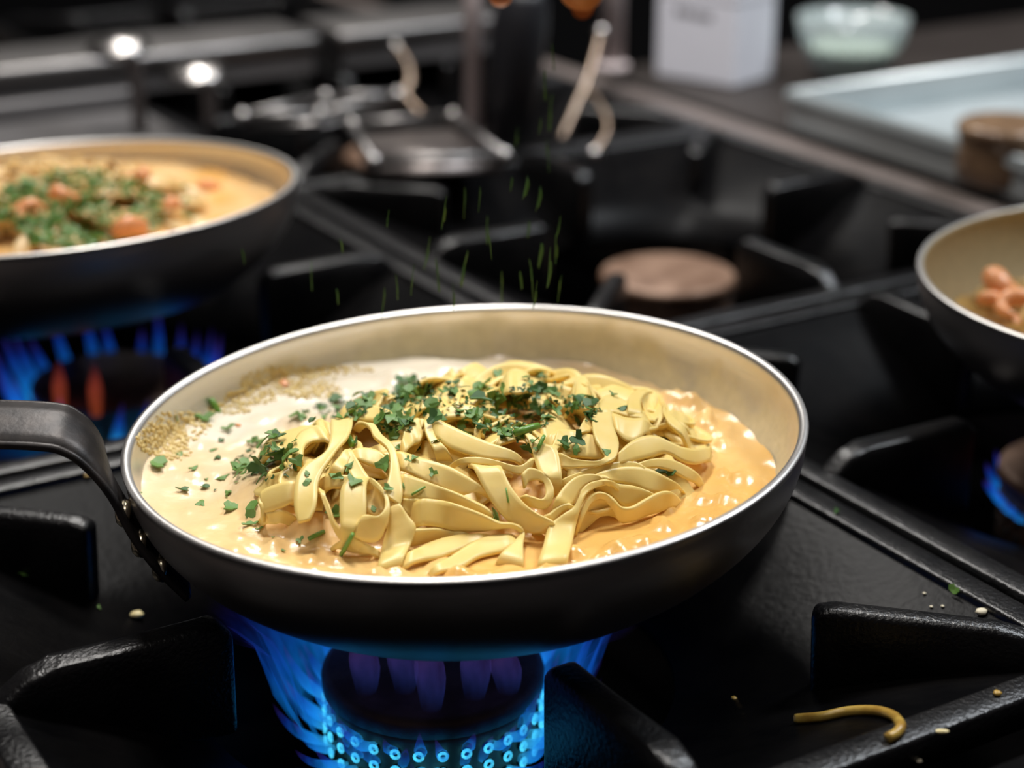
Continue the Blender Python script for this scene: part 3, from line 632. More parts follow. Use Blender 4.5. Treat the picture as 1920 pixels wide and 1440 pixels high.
# --- front left
rib('A', [(690, 400, 760, 420), (765, 440, 805, 430), (795, 505, 850, 495), (878, 572, 928, 562), (905, 650, 957, 645), (898, 760, 978, 765), (872, 850, 992, 875), (890, 905, 975, 968)], 6.0, 'narrow ribbon winding down in an S at left centre', bow=.05, ends=1)
rib('A', [(655, 590, 680, 660), (760, 580, 760, 690), (850, 610, 850, 720), (905, 680, 900, 780)], 2.4)
rib('A', [(610, 600, 640, 590), (615, 690, 690, 660), (640, 780, 740, 740), (690, 830, 780, 800)], 2.8)
rib('A', [(600, 590, 640, 640), (560, 640, 620, 690), (505, 710, 590, 745)], 3.4, 'small ribbon fold tucked beside the tall left noodle')
rib('A', [(480, 760, 490, 860), (560, 760, 560, 850), (660, 770, 640, 840)], 1.5)
rib('A', [(505, 388, 655, 378, -3, -3), (503, 440, 650, 440), (498, 520, 620, 510), (475, 600, 560, 575), (415, 648, 500, 660), (335, 690, 450, 740), (275, 765, 420, 820), (256, 890, 415, 910), (260, 1000, 400, 990), (285, 1080, 360, 1060)], 6.2, 'tall ribbon draped from the crest down the left side of the heap', bow=.06, ends=1)
rib('5', [(500, 150, 495, 430), (300, 180, 330, 500), (130, 245, 170, 560), (45, 330, 80, 590), (55, 440, 100, 690)], 4.2, 'ribbon curled forward at the left end of the heap', bow=.09, ends=1)
rib('5', [(120, 560, 140, 700), (230, 540, 250, 710), (350, 520, 330, 690)], .8, bow=-.1)
rib('5', [(800, 260, 870, 300), (860, 420, 930, 420), (930, 600, 980, 560), (1000, 760, 1030, 700), (1080, 900, 1180, 820), (1250, 1000, 1400, 950)], 4.0, 'thin ribbon edge slipping into the sauce at the front left')
rib('5', [(1400, 110, 1430, 560), (1520, 140, 1530, 600), (1640, 330, 1650, 560)], 1.6, bow=-.15, ends=0)
rib('5', [(1090, 790, 1260, 800), (1075, 620, 1400, 650), (1072, 440, 1425, 460), (1085, 270, 1422, 260), (1150, 165, 1440, 160, 0, -1), (1290, 118, 1480, 130, -1, -3)], 6.2, 'upright ribbon loop standing at the front left', bow=.05, ends=1)
rib('5', [(1500, 115, 1490, 190, -2), (1590, 190, 1570, 260, -1), (1690, 340, 1640, 340), (1722, 470, 1660, 500, 1), (1700, 640, 1560, 600, 1), (1600, 900, 1440, 580, 1), (1420, 940, 1360, 600, 1), (1250, 860, 1320, 680, 1)], 6.6, 'curl of ribbon closing the upright loop at the front left', bow=.05, ends=0)
rib('5', [(1720, 480, 1850, 440), (1700, 700, 1960, 600), (1640, 900, 2060, 740), (1600, 1100, 2000, 950), (1560, 1260, 1900, 1150)], 4.4, 'ribbon slumping into the sauce right of the upright loop')
rib('5', [(1100, 900, 1080, 1020), (1240, 880, 1220, 1060), (1400, 950, 1380, 1080), (1520, 1010, 1500, 1100)], 3.4)

heap_bvh = BVHTree.FromPolygons(BV, BF)

# ---- chopped parsley
def flake_mesh(seed, dark):
    rr = random.Random(seed); n = rr.choice([9, 11, 13]); lob = rr.choice([2, 3, 3]); el = rr.uniform(.45, .95); ph = rr.uniform(0, 6)
    out_ = []
    for k in range(n):
        a = 2*math.pi*k/n; r = .72+.28*math.cos(lob*a+ph)+rr.uniform(-.18, .14)
        out_.append(Vector((r*math.cos(a), r*el*math.sin(a), 0)))
    fold = rr.uniform(-.5, .5); curl = rr.uniform(-.35, .35)
    vs = []
    for z0 in (.05, -.05):
        for p in [Vector((0, 0, 0))]+out_: vs.append(Vector((p.x, p.y, z0+fold*abs(p.y)+curl*p.x*p.x)))
    m_ = n+1; fs = []
    for k in range(n):
        l = (k+1) % n; fs.append((0, 1+k, 1+l)); fs.append((m_, m_+1+l, m_+1+k)); fs.append((1+k, m_+1+k, m_+1+l, 1+l))
    me = bpy.data.meshes.new('parsley_flake'); me.from_pydata([tuple(v) for v in vs], [], fs); me.materials.append(M['leaf_d' if dark else 'leaf']); return me
FL = [flake_mesh(100+i, i % 3 == 0) for i in range(18)]
def stem_mesh():
    vs, fs = tube_data([Vector((-1, 0, 0)), Vector((-.3, 0, .02)), Vector((.4, 0, .03)), Vector((1, 0, 0))], [.24, .26, .25, .22], 10)
    me = bpy.data.meshes.new('parsley_stem_piece'); me.from_pydata([tuple(v) for v in vs], [], fs); me.materials.append(M['stem']); me.polygons.foreach_set('use_smooth', [True]*len(me.polygons)); return me
ST = stem_mesh()
pr = random.Random(77)
def flake(px, py, size, label, group, bvh=None, stem=False, tilt=.5, spin=None, lift=.0, var=None, flat=1.0):
    bvh = bvh or heap_bvh; d = ray(px, py).normalized(); h = bvh.ray_cast(CAM, d)
    if h[0] is None: return
    nn = h[1] if h[1].dot(d) < 0 else -h[1]
    nn = (nn+Vector((pr.uniform(-tilt, tilt), pr.uniform(-tilt, tilt), pr.uniform(0, tilt)))).normalized()
    s = size/2/FPX*(h[0]-CAM).dot(FW)*1.42
    me = ST if stem else (FL[var] if var is not None else pr.choice(FL))
    o = bpy.data.objects.new('parsley_stem_piece' if stem else 'parsley_flake', me); COL.objects.link(o)
    q = nn.to_track_quat('Z', 'Y').to_matrix().to_4x4() @ Matrix.Rotation(pr.uniform(0, 6.28) if spin is None else spin, 4, 'Z')
    o.rotation_euler = q.to_euler(); o.scale = (s, s*flat, s); o.location = h[0]+nn*(s*(.25 if stem else .12)+lift+.0002)
    tag(o, label, 'herb', group); return o
GH = 'chopped parsley over the heaped noodles'; GSa = 'chopped parsley on the open sauce'
CL = [  # centre, spread, count, size range, label
 (485, 885, 42, 16, 15, 14, 36, 'chopped parsley leaf in the cluster left of the noodle heap'),
 (540, 850, 24, 20, 8, 12, 26, 'chopped parsley leaf in the cluster left of the noodle heap'),
 (503, 832, 28, 16, 8, 12, 30, 'chopped parsley leaf in the cluster left of the noodle heap'),
 (580, 784, 26, 10, 7, 10, 26, 'parsley bit on the left crest of the noodle heap'),
 (645, 768, 44, 16, 17, 10, 28, 'parsley bit on the left crest of the noodle heap'),
 (695, 752, 36, 7, 7, 10, 24, 'parsley bit on the left crest of the noodle heap'),
 (775, 738, 30, 22, 30, 12, 26, 'parsley bit in the dense dark green clump'),
 (832, 734, 34, 10, 11, 10, 24, 'parsley bit in the dense dark green clump'),
 (742, 792, 26, 28, 19, 12, 30, 'parsley flake scattered at the left centre of the heap'),
 (803, 775, 22, 12, 7, 14, 32, 'parsley flake scattered at the left centre of the heap'),
 (872, 786, 22, 18, 8, 10, 30, 'parsley flake in the mince over the centre of the heap'),
 (908, 740, 28, 14, 10, 12, 34, 'parsley flake in the mince over the centre of the heap'),
 (955, 782, 58, 36, 38, 8, 24, 'parsley flake in the mince over the centre of the heap'),
 (1008, 762, 46, 30, 20, 8, 22, 'parsley flake in the mince over the centre of the heap'),
 (1010, 720, 24, 16, 11, 10, 26, 'parsley flake at the back of the noodle heap'),
 (1095, 768, 26, 20, 14, 10, 24, 'parsley flake in the small clump at the right of the heap'),
 (1066, 834, 14, 14, 5, 10, 22, 'parsley flake in the small clump at the right of the heap'),
 (990, 832, 18, 18, 5, 10, 24, 'parsley flake in the mince over the centre of the heap'),
 (640, 880, 40, 20, 6, 8, 18, 'parsley fleck between the folds at the front left'),
 (790, 850, 60, 20, 7, 8, 16, 'parsley fleck between the folds at the front left')]
for cx, cy, rx, ry, n, s0, s1, lab in CL:
    for _ in range(n):
        a = pr.uniform(0, 6.28); q = math.sqrt(pr.random()); flake(cx+rx*q*math.cos(a)*1.15, cy+ry*q*math.sin(a)*1.15, pr.uniform(s0, s1)*1.28, lab, GH, tilt=.7, lift=pr.uniform(0, .0012))
for px, py, sz in [(363, 880, 22), (344, 921, 24), (384, 916, 22), (377, 945, 32), (433, 955, 40), (473, 957, 36), (419, 897, 24), (429, 926, 30), (469, 985, 26), (486, 995, 16), (337, 852, 20), (399, 845, 20), (408, 858, 24), (427, 808, 28), (437, 797, 10), (416, 827, 14), (531, 1034, 10), (562, 1015, 18), (512, 1010, 10), (387, 899, 9), (404, 920, 8), (425, 933, 9), (445, 905, 16), (455, 870, 34)]:
    flake(px, py, sz, 'parsley leaf lying on the pale sauce at the left of the pan', GSa, tilt=.25, flat=pr.uniform(.6, 1))
flake(296, 874, 42, 'curved parsley leaf at the left wall beside the handle', GSa, tilt=.2, spin=.5, var=4)
flake(594, 1007, 24, 'short parsley stem floating at the front left of the sauce', GSa, stem=True, tilt=.1, spin=.7)
flake(985, 810, 40, 'straight bright green stem piece in the centre of the heap', GH, stem=True, tilt=.1, spin=0)
flake(1015, 832, 22, 'stubby light green stem end below the parsley mince', GH, stem=True, tilt=.2, spin=1.3)
flake(928, 970, 26, 'round green parsley slice on the front ribbon', GH, tilt=.15, var=1, flat=1.2)
flake(1250, 885, 32, 'lone parsley flake on the right hand ribbons', GH, tilt=.15, var=3)
flake(1168, 766, 28, 'lone dark parsley leaf near the open noodle loop', GH, tilt=.2, var=6)
flake(1150, 740, 18, 'thin parsley sprig on the ribbon crest at the right rear', GH, tilt=.4, flat=.4)
flake(1327, 835, 9, 'tiny parsley speck on the tip of the rightmost ribbon', GH, tilt=.3)
flake(952, 930, 20, 'thin green sliver on the bold diagonal ribbon', GH, stem=True, tilt=.05, spin=1.9, flat=.5)
flake(890, 782, 40, 'star shaped parsley leaf right of the dark clump', GH, tilt=.3, var=7)
flake(886, 812, 32, 'rounded pale green leaf in mid heap', GH, tilt=.2, var=2)
flake(722, 872, 34, 'pointed parsley leaf between the two front left ribbons', GH, tilt=.2, var=5)
flake(652, 1015, 40, 'long curved parsley sliver hanging at the front left', GH, stem=True, tilt=.1, spin=1.1, flat=.6)
flake(656, 832, 36, 'dark cut stem on the tall left ribbon', GH, stem=True, tilt=.1, spin=1.7)
flake(670, 828, 20, 'small dark leaf beside the cut stem on the left', GH, tilt=.2)
flake(812, 888, 20, 'triangular parsley flake on the plump front ribbon', GH, tilt=.1, var=8)
flake(783, 922, 22, 'green sliver lying on the wide front fold', GH, stem=True, tilt=.05, spin=.3, flat=.6)
flake(757, 912, 16, 'small parsley sliver left of the wide front fold', GH, tilt=.1, flat=.5)
flake(575, 889, 18, 'upper of two parsley flakes on the draped left ribbon', GH, tilt=.1)
flake(576, 904, 18, 'lower of two parsley flakes on the draped left ribbon', GH, tilt=.1)
flake(663, 905, 30, 'parsley flake on top of the upright loop', GH, tilt=.2)
flake(700, 955, 18, 'bright parsley flake inside the upright loop', GH, tilt=.1)
flake(628, 965, 34, 'dark leaf wedged left of the upright loop', GH, tilt=.3)
flake(933, 704, 28, 'heart shaped parsley leaf at the very back of the heap', GH, tilt=.4, var=10)
flake(725, 917, 20, 'pale green flake at the foot of the winding ribbon', GH, tilt=.1)
flake(1137, 848, 18, 'dark parsley curl inside the J shaped ribbon', GH, tilt=.2)
kv, kf = [], []                        # fine parsley dust over the heap, too small to count
for cx, cy, rx, ry, n in ((775, 738, 40, 26, 90), (740, 790, 34, 30, 60), (955, 780, 75, 45, 150), (1010, 740, 60, 34, 70), (645, 768, 55, 18, 50), (500, 862, 60, 40, 60), (1095, 768, 34, 24, 40), (830, 760, 60, 22, 50)):
    for _ in range(n):
        a = pr.uniform(0, 6.28); q = math.sqrt(pr.random()); h = heap_bvh.ray_cast(CAM, ray(cx+rx*q*math.cos(a), cy+ry*q*math.sin(a)).normalized())
        if h[0] is None: continue
        nn = (h[1] if h[1].dot(FW) < 0 else -h[1])+Vector((pr.uniform(-.8, .8), pr.uniform(-.8, .8), .3)); mt = Matrix.Translation(h[0]+nn.normalized()*.0005) @ nn.to_track_quat('Z', 'Y').to_matrix().to_4x4() @ Matrix.Rotation(pr.uniform(0, 6), 4, 'Z') @ Matrix.Scale(pr.uniform(.0006, .0014), 4)
        me = pr.choice(FL); k = len(kv); kv += [mt @ v.co for v in me.vertices]; kf += [tuple(i+k for i in p.vertices) for p in me.polygons]
o = mk('parsley_dust', kv, kf, M['leaf_d'], None, False, True); tag(o, 'fine green parsley dust between the flakes on the noodle heap', 'herb', None, 'stuff')
# on the pan wall and rim
bpy.context.view_layer.update()
def obj_bvh(o):
    mw = o.matrix_world; return BVHTree.FromPolygons([mw @ v.co for v in o.data.vertices], [tuple(p.vertices) for p in o.data.polygons])
fpan_bvh = obj_bvh([c for c in front.children if c.name.startswith('pan_body')][0])
flake(383, 789, 36, 'dark parsley leaf stuck at the back left of the sauce', GSa, tilt=.3)
flake(402, 770, 34, 'upright green stem stuck on the left pan wall', GSa, bvh=fpan_bvh, stem=True, tilt=.1, spin=1.7)
flake(267, 928, 18, 'parsley leaf stuck on the pan rim at the handle', GSa, bvh=fpan_bvh, tilt=.1)
flake(329, 785, 12, 'dark speck of parsley on the left pan wall', GSa, bvh=fpan_bvh, tilt=.1, flat=.4)

for px, py, sz, lab in ((533, 722, .0016, 'orange carrot bit at the back left of the sauce'), (447, 799, .0008, 'tiny orange bit on the cream at the left'), (668, 812, .0008, 'tiny orange bit behind the tall left ribbon')):
    h = heap_bvh.ray_cast(CAM, ray(px, py).normalized()); bm = box_bm(-1, 1, -.8, .8, -.6, .6, .2, 2); o = bmobj('carrot_bit', bm, M['shrimp'], None, True); o.scale = (sz,)*3; o.location = h[0]+Vector((0, 0, sz*.3)); o.rotation_euler = (.2, .3, px); tag(o, lab, 'vegetable', 'orange bits in the sauce')
# foamy crust of dried sauce on the wall above the sauce line (too fine to count)
cr = random.Random(5); cv, cf = [], []
ICO = bmesh.new(); bmesh.ops.create_icosphere(ICO, subdivisions=1, radius=1); iv = [v.co.copy() for v in ICO.verts]; icf = [tuple(v.index for v in f.verts) for f in ICO.faces]; ICO.free()
for cx, cy, rx, ry, n in [(305, 825, 50, 30, 420), (335, 800, 60, 30, 220), (540, 715, 90, 30, 420), (470, 745, 50, 16, 140), (640, 693, 60, 8, 90), (430, 768, 40, 10, 80), (330, 850, 30, 14, 60), (590, 735, 60, 14, 120)]:
    for _ in range(int(n*1.5)):
        a = cr.uniform(0, 6.28); q = math.sqrt(cr.random()); px, py = cx+rx*q*math.cos(a), cy+ry*q*math.sin(a)
        d = ray(px, py).normalized(); h = fpan_bvh.ray_cast(CAM, d); h2 = heap_bvh.ray_cast(CAM, d)
        if h[0] is None or (h2[0] is not None and h2[3] < h[3]): h = h2
        if h[0] is None: continue
        s = cr.choice([.00022, .0003, .00045, .0008])*cr.uniform(.7, 1.3); k = len(cv)
        cv += [h[0]+v*s for v in iv]; cf += [tuple(i+k for i in f) for f in icf]
off = Vector((FB.x, FB.y, ZS))
tag(mk('dried_sauce_crust', [v-off for v in cv], cf, M['crust'], sauce), kind='stuff')

# ---- parsley falling from the hand
def sliver(px, py, length, yy, tilt):
    p = at_y(px, py, yy); s = length/2
    me = pr.choice(FL[::3])
    o = bpy.data.objects.new('falling_parsley_sliver', me); COL.objects.link(o)
    o.location = p; o.scale = (s, s*pr.uniform(.10, .17)*(1 if me is not ST else 1.6), s*.25)
    o.rotation_euler = (pr.uniform(-.6, .6), math.pi/2+tilt, pr.uniform(-.5, .5)); tag(o, 'thin green parsley sliver falling through the air above the pan', 'herb', 'parsley falling onto the pasta'); return o
for px, py, ln in [(640, 462, 9), (583, 520, 11), (832, 402, 12), (872, 378, 10), (868, 505, 13), (912, 432, 10), (968, 262, 9), (986, 352, 12), (1010, 372, 13), (1012, 478, 14), (1030, 505, 14), (1042, 470, 11), (820, 518, 12), (744, 540, 9), (772, 528, 11), (720, 566, 10), (940, 540, 11), (998, 520, 13), (1020, 160, 11), (1030, 212, 14), (1036, 110, 10), (920, 460, 8), (800, 478, 12), (850, 560, 10), (632, 556, 9), (455, 480, 9), (1046, 430, 9), (990, 430, 10), (976, 525, 10), (1028, 290, 11), (1012, 236, 9), (900, 372, 8), (958, 345, 8), (726, 410, 6), (1050, 540, 9), (1003, 556, 10)]:
    sliver(px, py, ln*1.2/1000, pr.uniform(.045, .085) if py > 320 else pr.uniform(.11, .16), pr.uniform(-.12, .22))

# ================================================================== LEFT PAN FOOD
LZ = .0400; LC = Vector((LB.x+LN.x*.03, LB.y+.004, LZ))
ls = empty('pasta_sauce', (LB.x, LB.y, LZ)); tag(ls, 'orange sauce in the blurred left pan', 'sauce')
BV, BF = [], []
def lm(x, y):
    q = ((x-(LC.x-.012))/.084)**2+((y-(LC.y-.004))/.080)**2; return LZ+(.017*(1-q**1.3)**.6 if q < 1 else 0)
o_, v_, f_ = sauce_surface('sauce_surface', LB, LN, LA, LBv, 1.05, LZ, mat('orange_shrimp_sauce', (.85, .45, .12), (.88, .62, .32), 40, .25), ls, [], lambda x, y: max(0, (lm(x, y)-LZ)*.7-.002), 5.1, 40, 120)
bvh_add(v_, f_)
GL = 'sauced noodles in the left pan'
tangle(LC.x-.012, LC.y-.004, .080, .076, lambda x, y: lm(x, y)-.001, 60, random.Random(31), .0085, M['noodle_b'], GL, 'sauce coated noodle tangled in the blurred left pan')
left_bvh = BVHTree.FromPolygons(BV, BF)
def shrimp(p, s, rz, label, group):
    path = []; rad = []
    for i in range(9):
        a = -.4+i/8*3.9; path.append(Vector((math.cos(a)*.62, math.sin(a)*.62, .12*math.sin(i)))); rad.append([.20, .33, .38, .38, .35, .30, .24, .17, .10][i])
    e = empty('cooked_shrimp', p, (R(20), R(-15), rz)); e.scale = (s,)*3; tag(e, label, 'shrimp', group)
    tube('shrimp_body', path, rad, M['shrimp'], e, 10, 4)
    for k, a in ((-1, .5), (1, -.4)):
        b = box_bm(-.05, .45, -.16, .16, -.03, .03, .02, 1); t = bmobj('tail_fin', b, M['shrimp'], e, True); t.location = path[-1]; t.rotation_euler = (0, 0, 4.4+a)
    return e
for px, py, s, lab in [(232, 428, .0125, 'orange pink shrimp at the front rim of the left pan'), (250, 335, .010, 'orange shrimp at the back of the left pan'), (305, 388, .010, 'shrimp in the middle right of the left pan'), (388, 350, .009, 'shrimp half sunk at the right of the left pan'), (125, 365, .010, 'shrimp among herbs at the left of the left pan'), (60, 400, .010, 'shrimp nearest the left edge of the picture')]:
    h = left_bvh.ray_cast(CAM, ray(px, py).normalized())
    if h[0]: shrimp(h[0]-Vector((0, 0, .001)), s*.9, pr.uniform(0, 6), lab, 'shrimp in the left pan')
lv, lf = [], []                       # herbs minced together, too blurred to count
for i in range(620):
    a = pr.uniform(0, 6.28); q = math.sqrt(pr.random()); px = 150+165*q*math.cos(a); py = 396+74*q*math.sin(a)
    if i > 605: px, py = pr.uniform(300, 365), pr.uniform(350, 415)
    h = left_bvh.ray_cast(CAM, ray(px, py).normalized())
    if h[0] is None: continue
    nn = (h[1] if h[1].z > 0 else -h[1])+Vector((pr.uniform(-.6, .6), pr.uniform(-.6, .6), .3)); mt = Matrix.Translation(h[0]+Vector((0, 0, .0012))) @ nn.to_track_quat('Z', 'Y').to_matrix().to_4x4() @ Matrix.Rotation(pr.uniform(0, 6), 4, 'Z') @ Matrix.Scale(pr.uniform(.0016, .0034), 4)
    me = pr.choice(FL); k = len(lv); lv += [mt @ v.co for v in me.vertices]; lf += [tuple(i+k for i in p.vertices) for p in me.polygons]
o = mk('minced_parsley', lv, lf, M['leaf'], None, False, True); tag(o, 'green minced parsley spread over the blurred left pan of pasta', 'herb', None, 'stuff')

# ================================================================== RIGHT PAN FOOD
RZ = .0245
rsn = empty('pasta_sauce', (RBs.x, RBs.y, RZ)); tag(rsn, 'thin brown sauce in the pan at the right edge', 'sauce')
BV, BF = [], []
o_, v_, f_ = sauce_surface('sauce_surface', RBs, RN, RA, RBv, 1.0, RZ, mat('brown_pan_sauce', (.30, .16, .04), (.55, .34, .10), 50, .25), rsn, [], lambda x, y: .003*noise.noise(Vector((x*60, y*60, 2))), 8.3, 40, 120)
bvh_add(v_, f_)
rm = Vector((RBs.x, RBs.y, RZ))
tangle(rm.x, rm.y, .070, .066, lambda x, y: RZ+.006+.006*max(0, 1-((x-rm.x)**2+(y-rm.y)**2)/.004), 22, random.Random(12), .008, M['noodle_b'], 'noodles in the right pan', 'browned noodle in the pan at the right edge')
right_bvh = BVHTree.FromPolygons(BV, BF)
for px, py, s, lab, rz in [(1893, 568, .014, 'curled orange shrimp showing in the right pan', 2.6), (1905, 605, .010, 'smaller shrimp below the curled one in the right pan', .8), (1850, 590, .008, 'shrimp tail near the inner wall of the right pan', 4)]:
    h = right_bvh.ray_cast(CAM, ray(px, py).normalized())
    if h[0]: shrimp(h[0]+Vector((0, 0, .006)), s, rz, lab, 'shrimp in the right pan')

# ================================================================== SCRAPS ON THE GRATE
bpy.context.view_layer.update()
BV, BF = [], []
for c in g0.children:
    mw = g0.matrix_world @ c.matrix_basis; bvh_add([mw @ v.co for v in c.data.vertices], [tuple(p.vertices) for p in c.data.polygons])
gb = BVHTree.FromPolygons(BV, BF)
def on(px, py, up=0):
    h = gb.ray_cast(CAM, ray(px, py).normalized()); return h[0]+Vector((0, 0, up))
o = tube('noodle_scrap', [on(x, y, .0015) for x, y in ((1492, 1356), (1540, 1352), (1590, 1342), (1640, 1341), (1675, 1352), (1688, 1370), (1680, 1384), (1664, 1392))], .0016, M['oldnoodle'], None, 8, 5, True)
tag(o, 'curved brown noodle scrap on the grate at the bottom right', 'noodle')
def crumb(px, py, s, m, label, name='crumb', el=1.0):
    bm = bmesh.new(); bmesh.ops.create_icosphere(bm, subdivisions=2, radius=1)
    for v in bm.verts: v.co *= 1+.25*noise.noise(v.co*1.7+Vector((px, py, 0)))
    o = bmobj(name, bm, m, None, True); o.location = on(px, py, s*.5); o.scale = (s*el, s, s*.6); o.rotation_euler.z = pr.uniform(0, 3); tag(o, label, 'crumb', 'scraps on the front grate'); return o
crumb(257, 1157, .0020, M['nut'], 'yellow pine nut at the grate edge below the handle', 'pine_nut', 1.25).rotation_euler.z = 0
crumb(1840, 1151, .0017, M['crumb'], 'pale crumb on the grate at the right', el=1.2)
crumb(1765, 1374, .0010, M['nut'], 'short yellow noodle bit right of the curved scrap', 'noodle_bit', 2.3).rotation_euler.z = 0
crumb(1733, 1114, .0006, M['crumb'], 'tiny white crumb left of the green leaf scrap'); crumb(1746, 1139, .0006, M['crumb'], 'left of two tiny crumbs below the leaf scrap'); crumb(1767, 1138, .0006, M['crumb'], 'right of two tiny crumbs below the leaf scrap')
crumb(1723, 1429, .0010, M['crumb'], 'white crumb at the bottom right corner'); crumb(1376, 1312, .0010, M['oldnoodle'], 'brown crumb right of the front finger'); crumb(1870, 1303, .0013, M['oldnoodle'], 'brown crumb beside the lower right finger'); crumb(163, 894, .0012, M['oldnoodle'], 'tan crumb on the grate under the handle')
flake(1792, 1106, 24, 'bright green leaf scrap on the right of the grate', 'scraps on the front grate', bvh=gb, tilt=.1)
flake(1568, 963, 20, 'dull green leaf scrap right of the front pan', 'scraps on the front grate', bvh=gb, tilt=.1, flat=.4); flake(1698, 922, 16, 'dull leaf scrap near the right grate finger', 'scraps on the front grate', bvh=gb, tilt=.1)
flake(43, 1078, 18, 'dull leaf scrap on the grate at the left edge', 'scraps on the front grate', bvh=gb, tilt=.1); flake(185, 1140, 18, 'dull leaf scrap left of the pine nut', 'scraps on the front grate', bvh=gb, tilt=.1, flat=.5)

# ================================================================== BACKGROUND
ct = empty('worktop', uv(.9, .3, -.92), (0, 0, ANG)); tag(ct, 'dark steel worktop behind the range on the right', 'counter')
bmobj('top', box_bm(-.405, .5, -1.0, .355, .880, .916, .003), M['counter'], ct); bmobj('cabinet', box_bm(-.38, .48, -.98, .34, 0.001, .879, .003), M['counter'], ct)
gp = empty('griddle_plate', uv(.0, .575, 0), (0, 0, ANG)); tag(gp, 'smooth grey griddle plate on the range behind the left pan', 'griddle')
bmobj('plate_top', box_bm(-.155, .148, -.108, .112, -.012, .004, .002), M['griddle'], gp, True); bmobj('splash_edge', box_bm(-.155, .148, .100, .110, .0041, .016, .002), M['griddle'], gp, True)
# steel ledge across the range
for u0, u1, lab in ((-.16, .292, 'long blurred steel ledge across the range at the back left'), (.306, .455, 'shorter blurred steel ledge section behind the black canister')):
    e = empty('steel_ledge', uv((u0+u1)/2, .72, 0), (0, 0, ANG)); tag(e, lab, 'ledge', 'steel ledge sections'); h = (u1-u0)/2
    bmobj('ledge_top', box_bm(-h, h, -.022, .05, .022, .034, .004, 3), M['steel_mid'], e, True); bmobj('ledge_face', box_bm(-h+.004, h-.004, -.018, .046, .0065, .0219, .001), M['griddle'], e)
# trays lying on the rear grate
def slab(name, corners, z, th, m, label, cat, lip=.006):
    P = [at_z(x, y, z) for x, y in corners]; c = sum(P, Vector())/4; e = empty(name, (c.x, c.y, z)); tag(e, label, cat)
    vs = [(p-c) for p in P]; vs = [Vector((v.x, v.y, dz)) for dz in (0, -th) for v in vs]
    bm = bmesh.new(); b = [bm.verts.new(v) for v in vs]; bm.faces.new(b[:4]); bm.faces.new(b[4:][::-1])
    for k in range(4): bm.faces.new((b[k], b[4+k], b[4+(k+1) % 4], b[(k+1) % 4]))
    bmesh.ops.bevel(bm, geom=list(bm.edges), offset=.001, segments=2, affect='EDGES'); bmobj('tray_floor', bm, m, e, True)
    for k in range(4): tube('rolled_rim', [vs[k]+Vector((0, 0, lip)), vs[(k+1) % 4]+Vector((0, 0, lip))], .0030, M['steel_mid'], e, 10, 1)
    for k in range(4):
        s = lathe('glint_bead', [(.0001, -.005), (.004, -.003), (.005, 0), (.004, .003), (.0001, .005)], M['steel'], e, 16, False); s.location = vs[k]+Vector((0, 0, lip))  # shiny beads added so that lamp light glints at the tray corners
    return e
slab('steel_tray', [(455, 236), (600, 232), (745, 196), (610, 200)], .012, .004, M['steel_mid'], 'narrow shiny steel tray on the rear grate behind the left pan', 'tray')
slab('steel_tray', [(700, 322), (945, 312), (850, 236), (660, 252)], .012, .004, M['steel_dull'], 'brownish steel tray on the rear grate in front of the posts', 'tray')
def post(px, py, r, top, label, ext=.16):
    p = at_z(px, py, .0065); e = empty('steel_post', p); tag(e, label, 'post', 'upright steel posts')
    lathe('post_tube', [(r, 0), (r, ext)], M['post'], e, 20); lathe('post_foot', [(r*1.5, 0), (r*1.5, .004), (r*1.05, .006)], M['post'], e, 20); return e
post(888, 268, .0055, 0, 'slim brownish steel post left of the black canister')
post(1147, 130, .0080, 0, 'brownish steel post between the canister and the white box')
p = at_z(945, 262, .0065); e = empty('shadow_cylinder', p, (0, R(8), 0)); tag(e, 'blurred black canister put in for the shadow between the steel posts', 'cylinder')  # added upright form; its black stands for shadow between the posts
lathe('shadow_cylinder_body', [(.014, 0), (.016, .002), (.017, .07), (.015, .085), (.012, .092)], M['black'], e, 28); lathe('shadow_cylinder_cap', [(.012, .0922), (.013, .094), (.013, .118), (.010, .121)], M['black'], e, 28)
def rod(name, pts, r, label, knob=True):
    P = [at_y(x, y, Y) for x, y, Y in pts]; e = empty(name, P[-1]); tag(e, label, 'utensil', 'steel utensils at the back'); q = [p-P[-1] for p in P]
    tube('shaft', q, r*.75, M['bronze'], e, 10)
    if knob:
        s = lathe('hook_end', [(.0001, -.006), (.005, -.004), (.0065, 0), (.005, .004), (.0001, .006)], M['steel'], e, 16, False); s.location = q[0]; s.scale = (.7, .7, .7)
    return e
rod('steel_spoon', [(1128, 60, .62), (1105, 140, .60), (1080, 200, .58), (1052, 262, .56)], .0028, 'leaning steel spoon right of the falling parsley')
rod('steel_spoon', [(1114, 288, .52), (1140, 240, .54), (1122, 190, .57), (1095, 160, .60)], .0020, 'bent steel utensil end below the leaning spoon')
rod('steel_ladle', [(742, 88, .70), (764, 118, .68), (770, 150, .66), (760, 178, .65), (790, 215, .63)], .0034, 'curved steel ladle handle over the rear grate')
for (bx, by), (tx, ty), lab in (((262, 240), (222, 88), 'taller of two upright steel ladles behind the left pan'), ((395, 236), (368, 138), 'shorter of two upright steel ladles behind the left pan')):
    p = at_z(bx, by, .0065); e = empty('steel_ladle', p); tag(e, lab, 'utensil', 'upright ladles'); t = at_y(tx, ty, p.y)-p
    tube('shaft', [Vector((0, 0, 0)), Vector((0, 0, t.z*.6)), Vector((t.x*.4, 0, t.z*.95)), t], .0045, M['steel_dull'], e, 12)
    vs, fs = lathe_data([(.0002, -.005), (.013, -.0035), (.020, 0), (.013, .0035), (.0002, .005)], 28); b = mk('ladle_bowl', vs, fs, M['steel'], e); b.location = t; b.rotation_euler = (R(12), 0, 0)
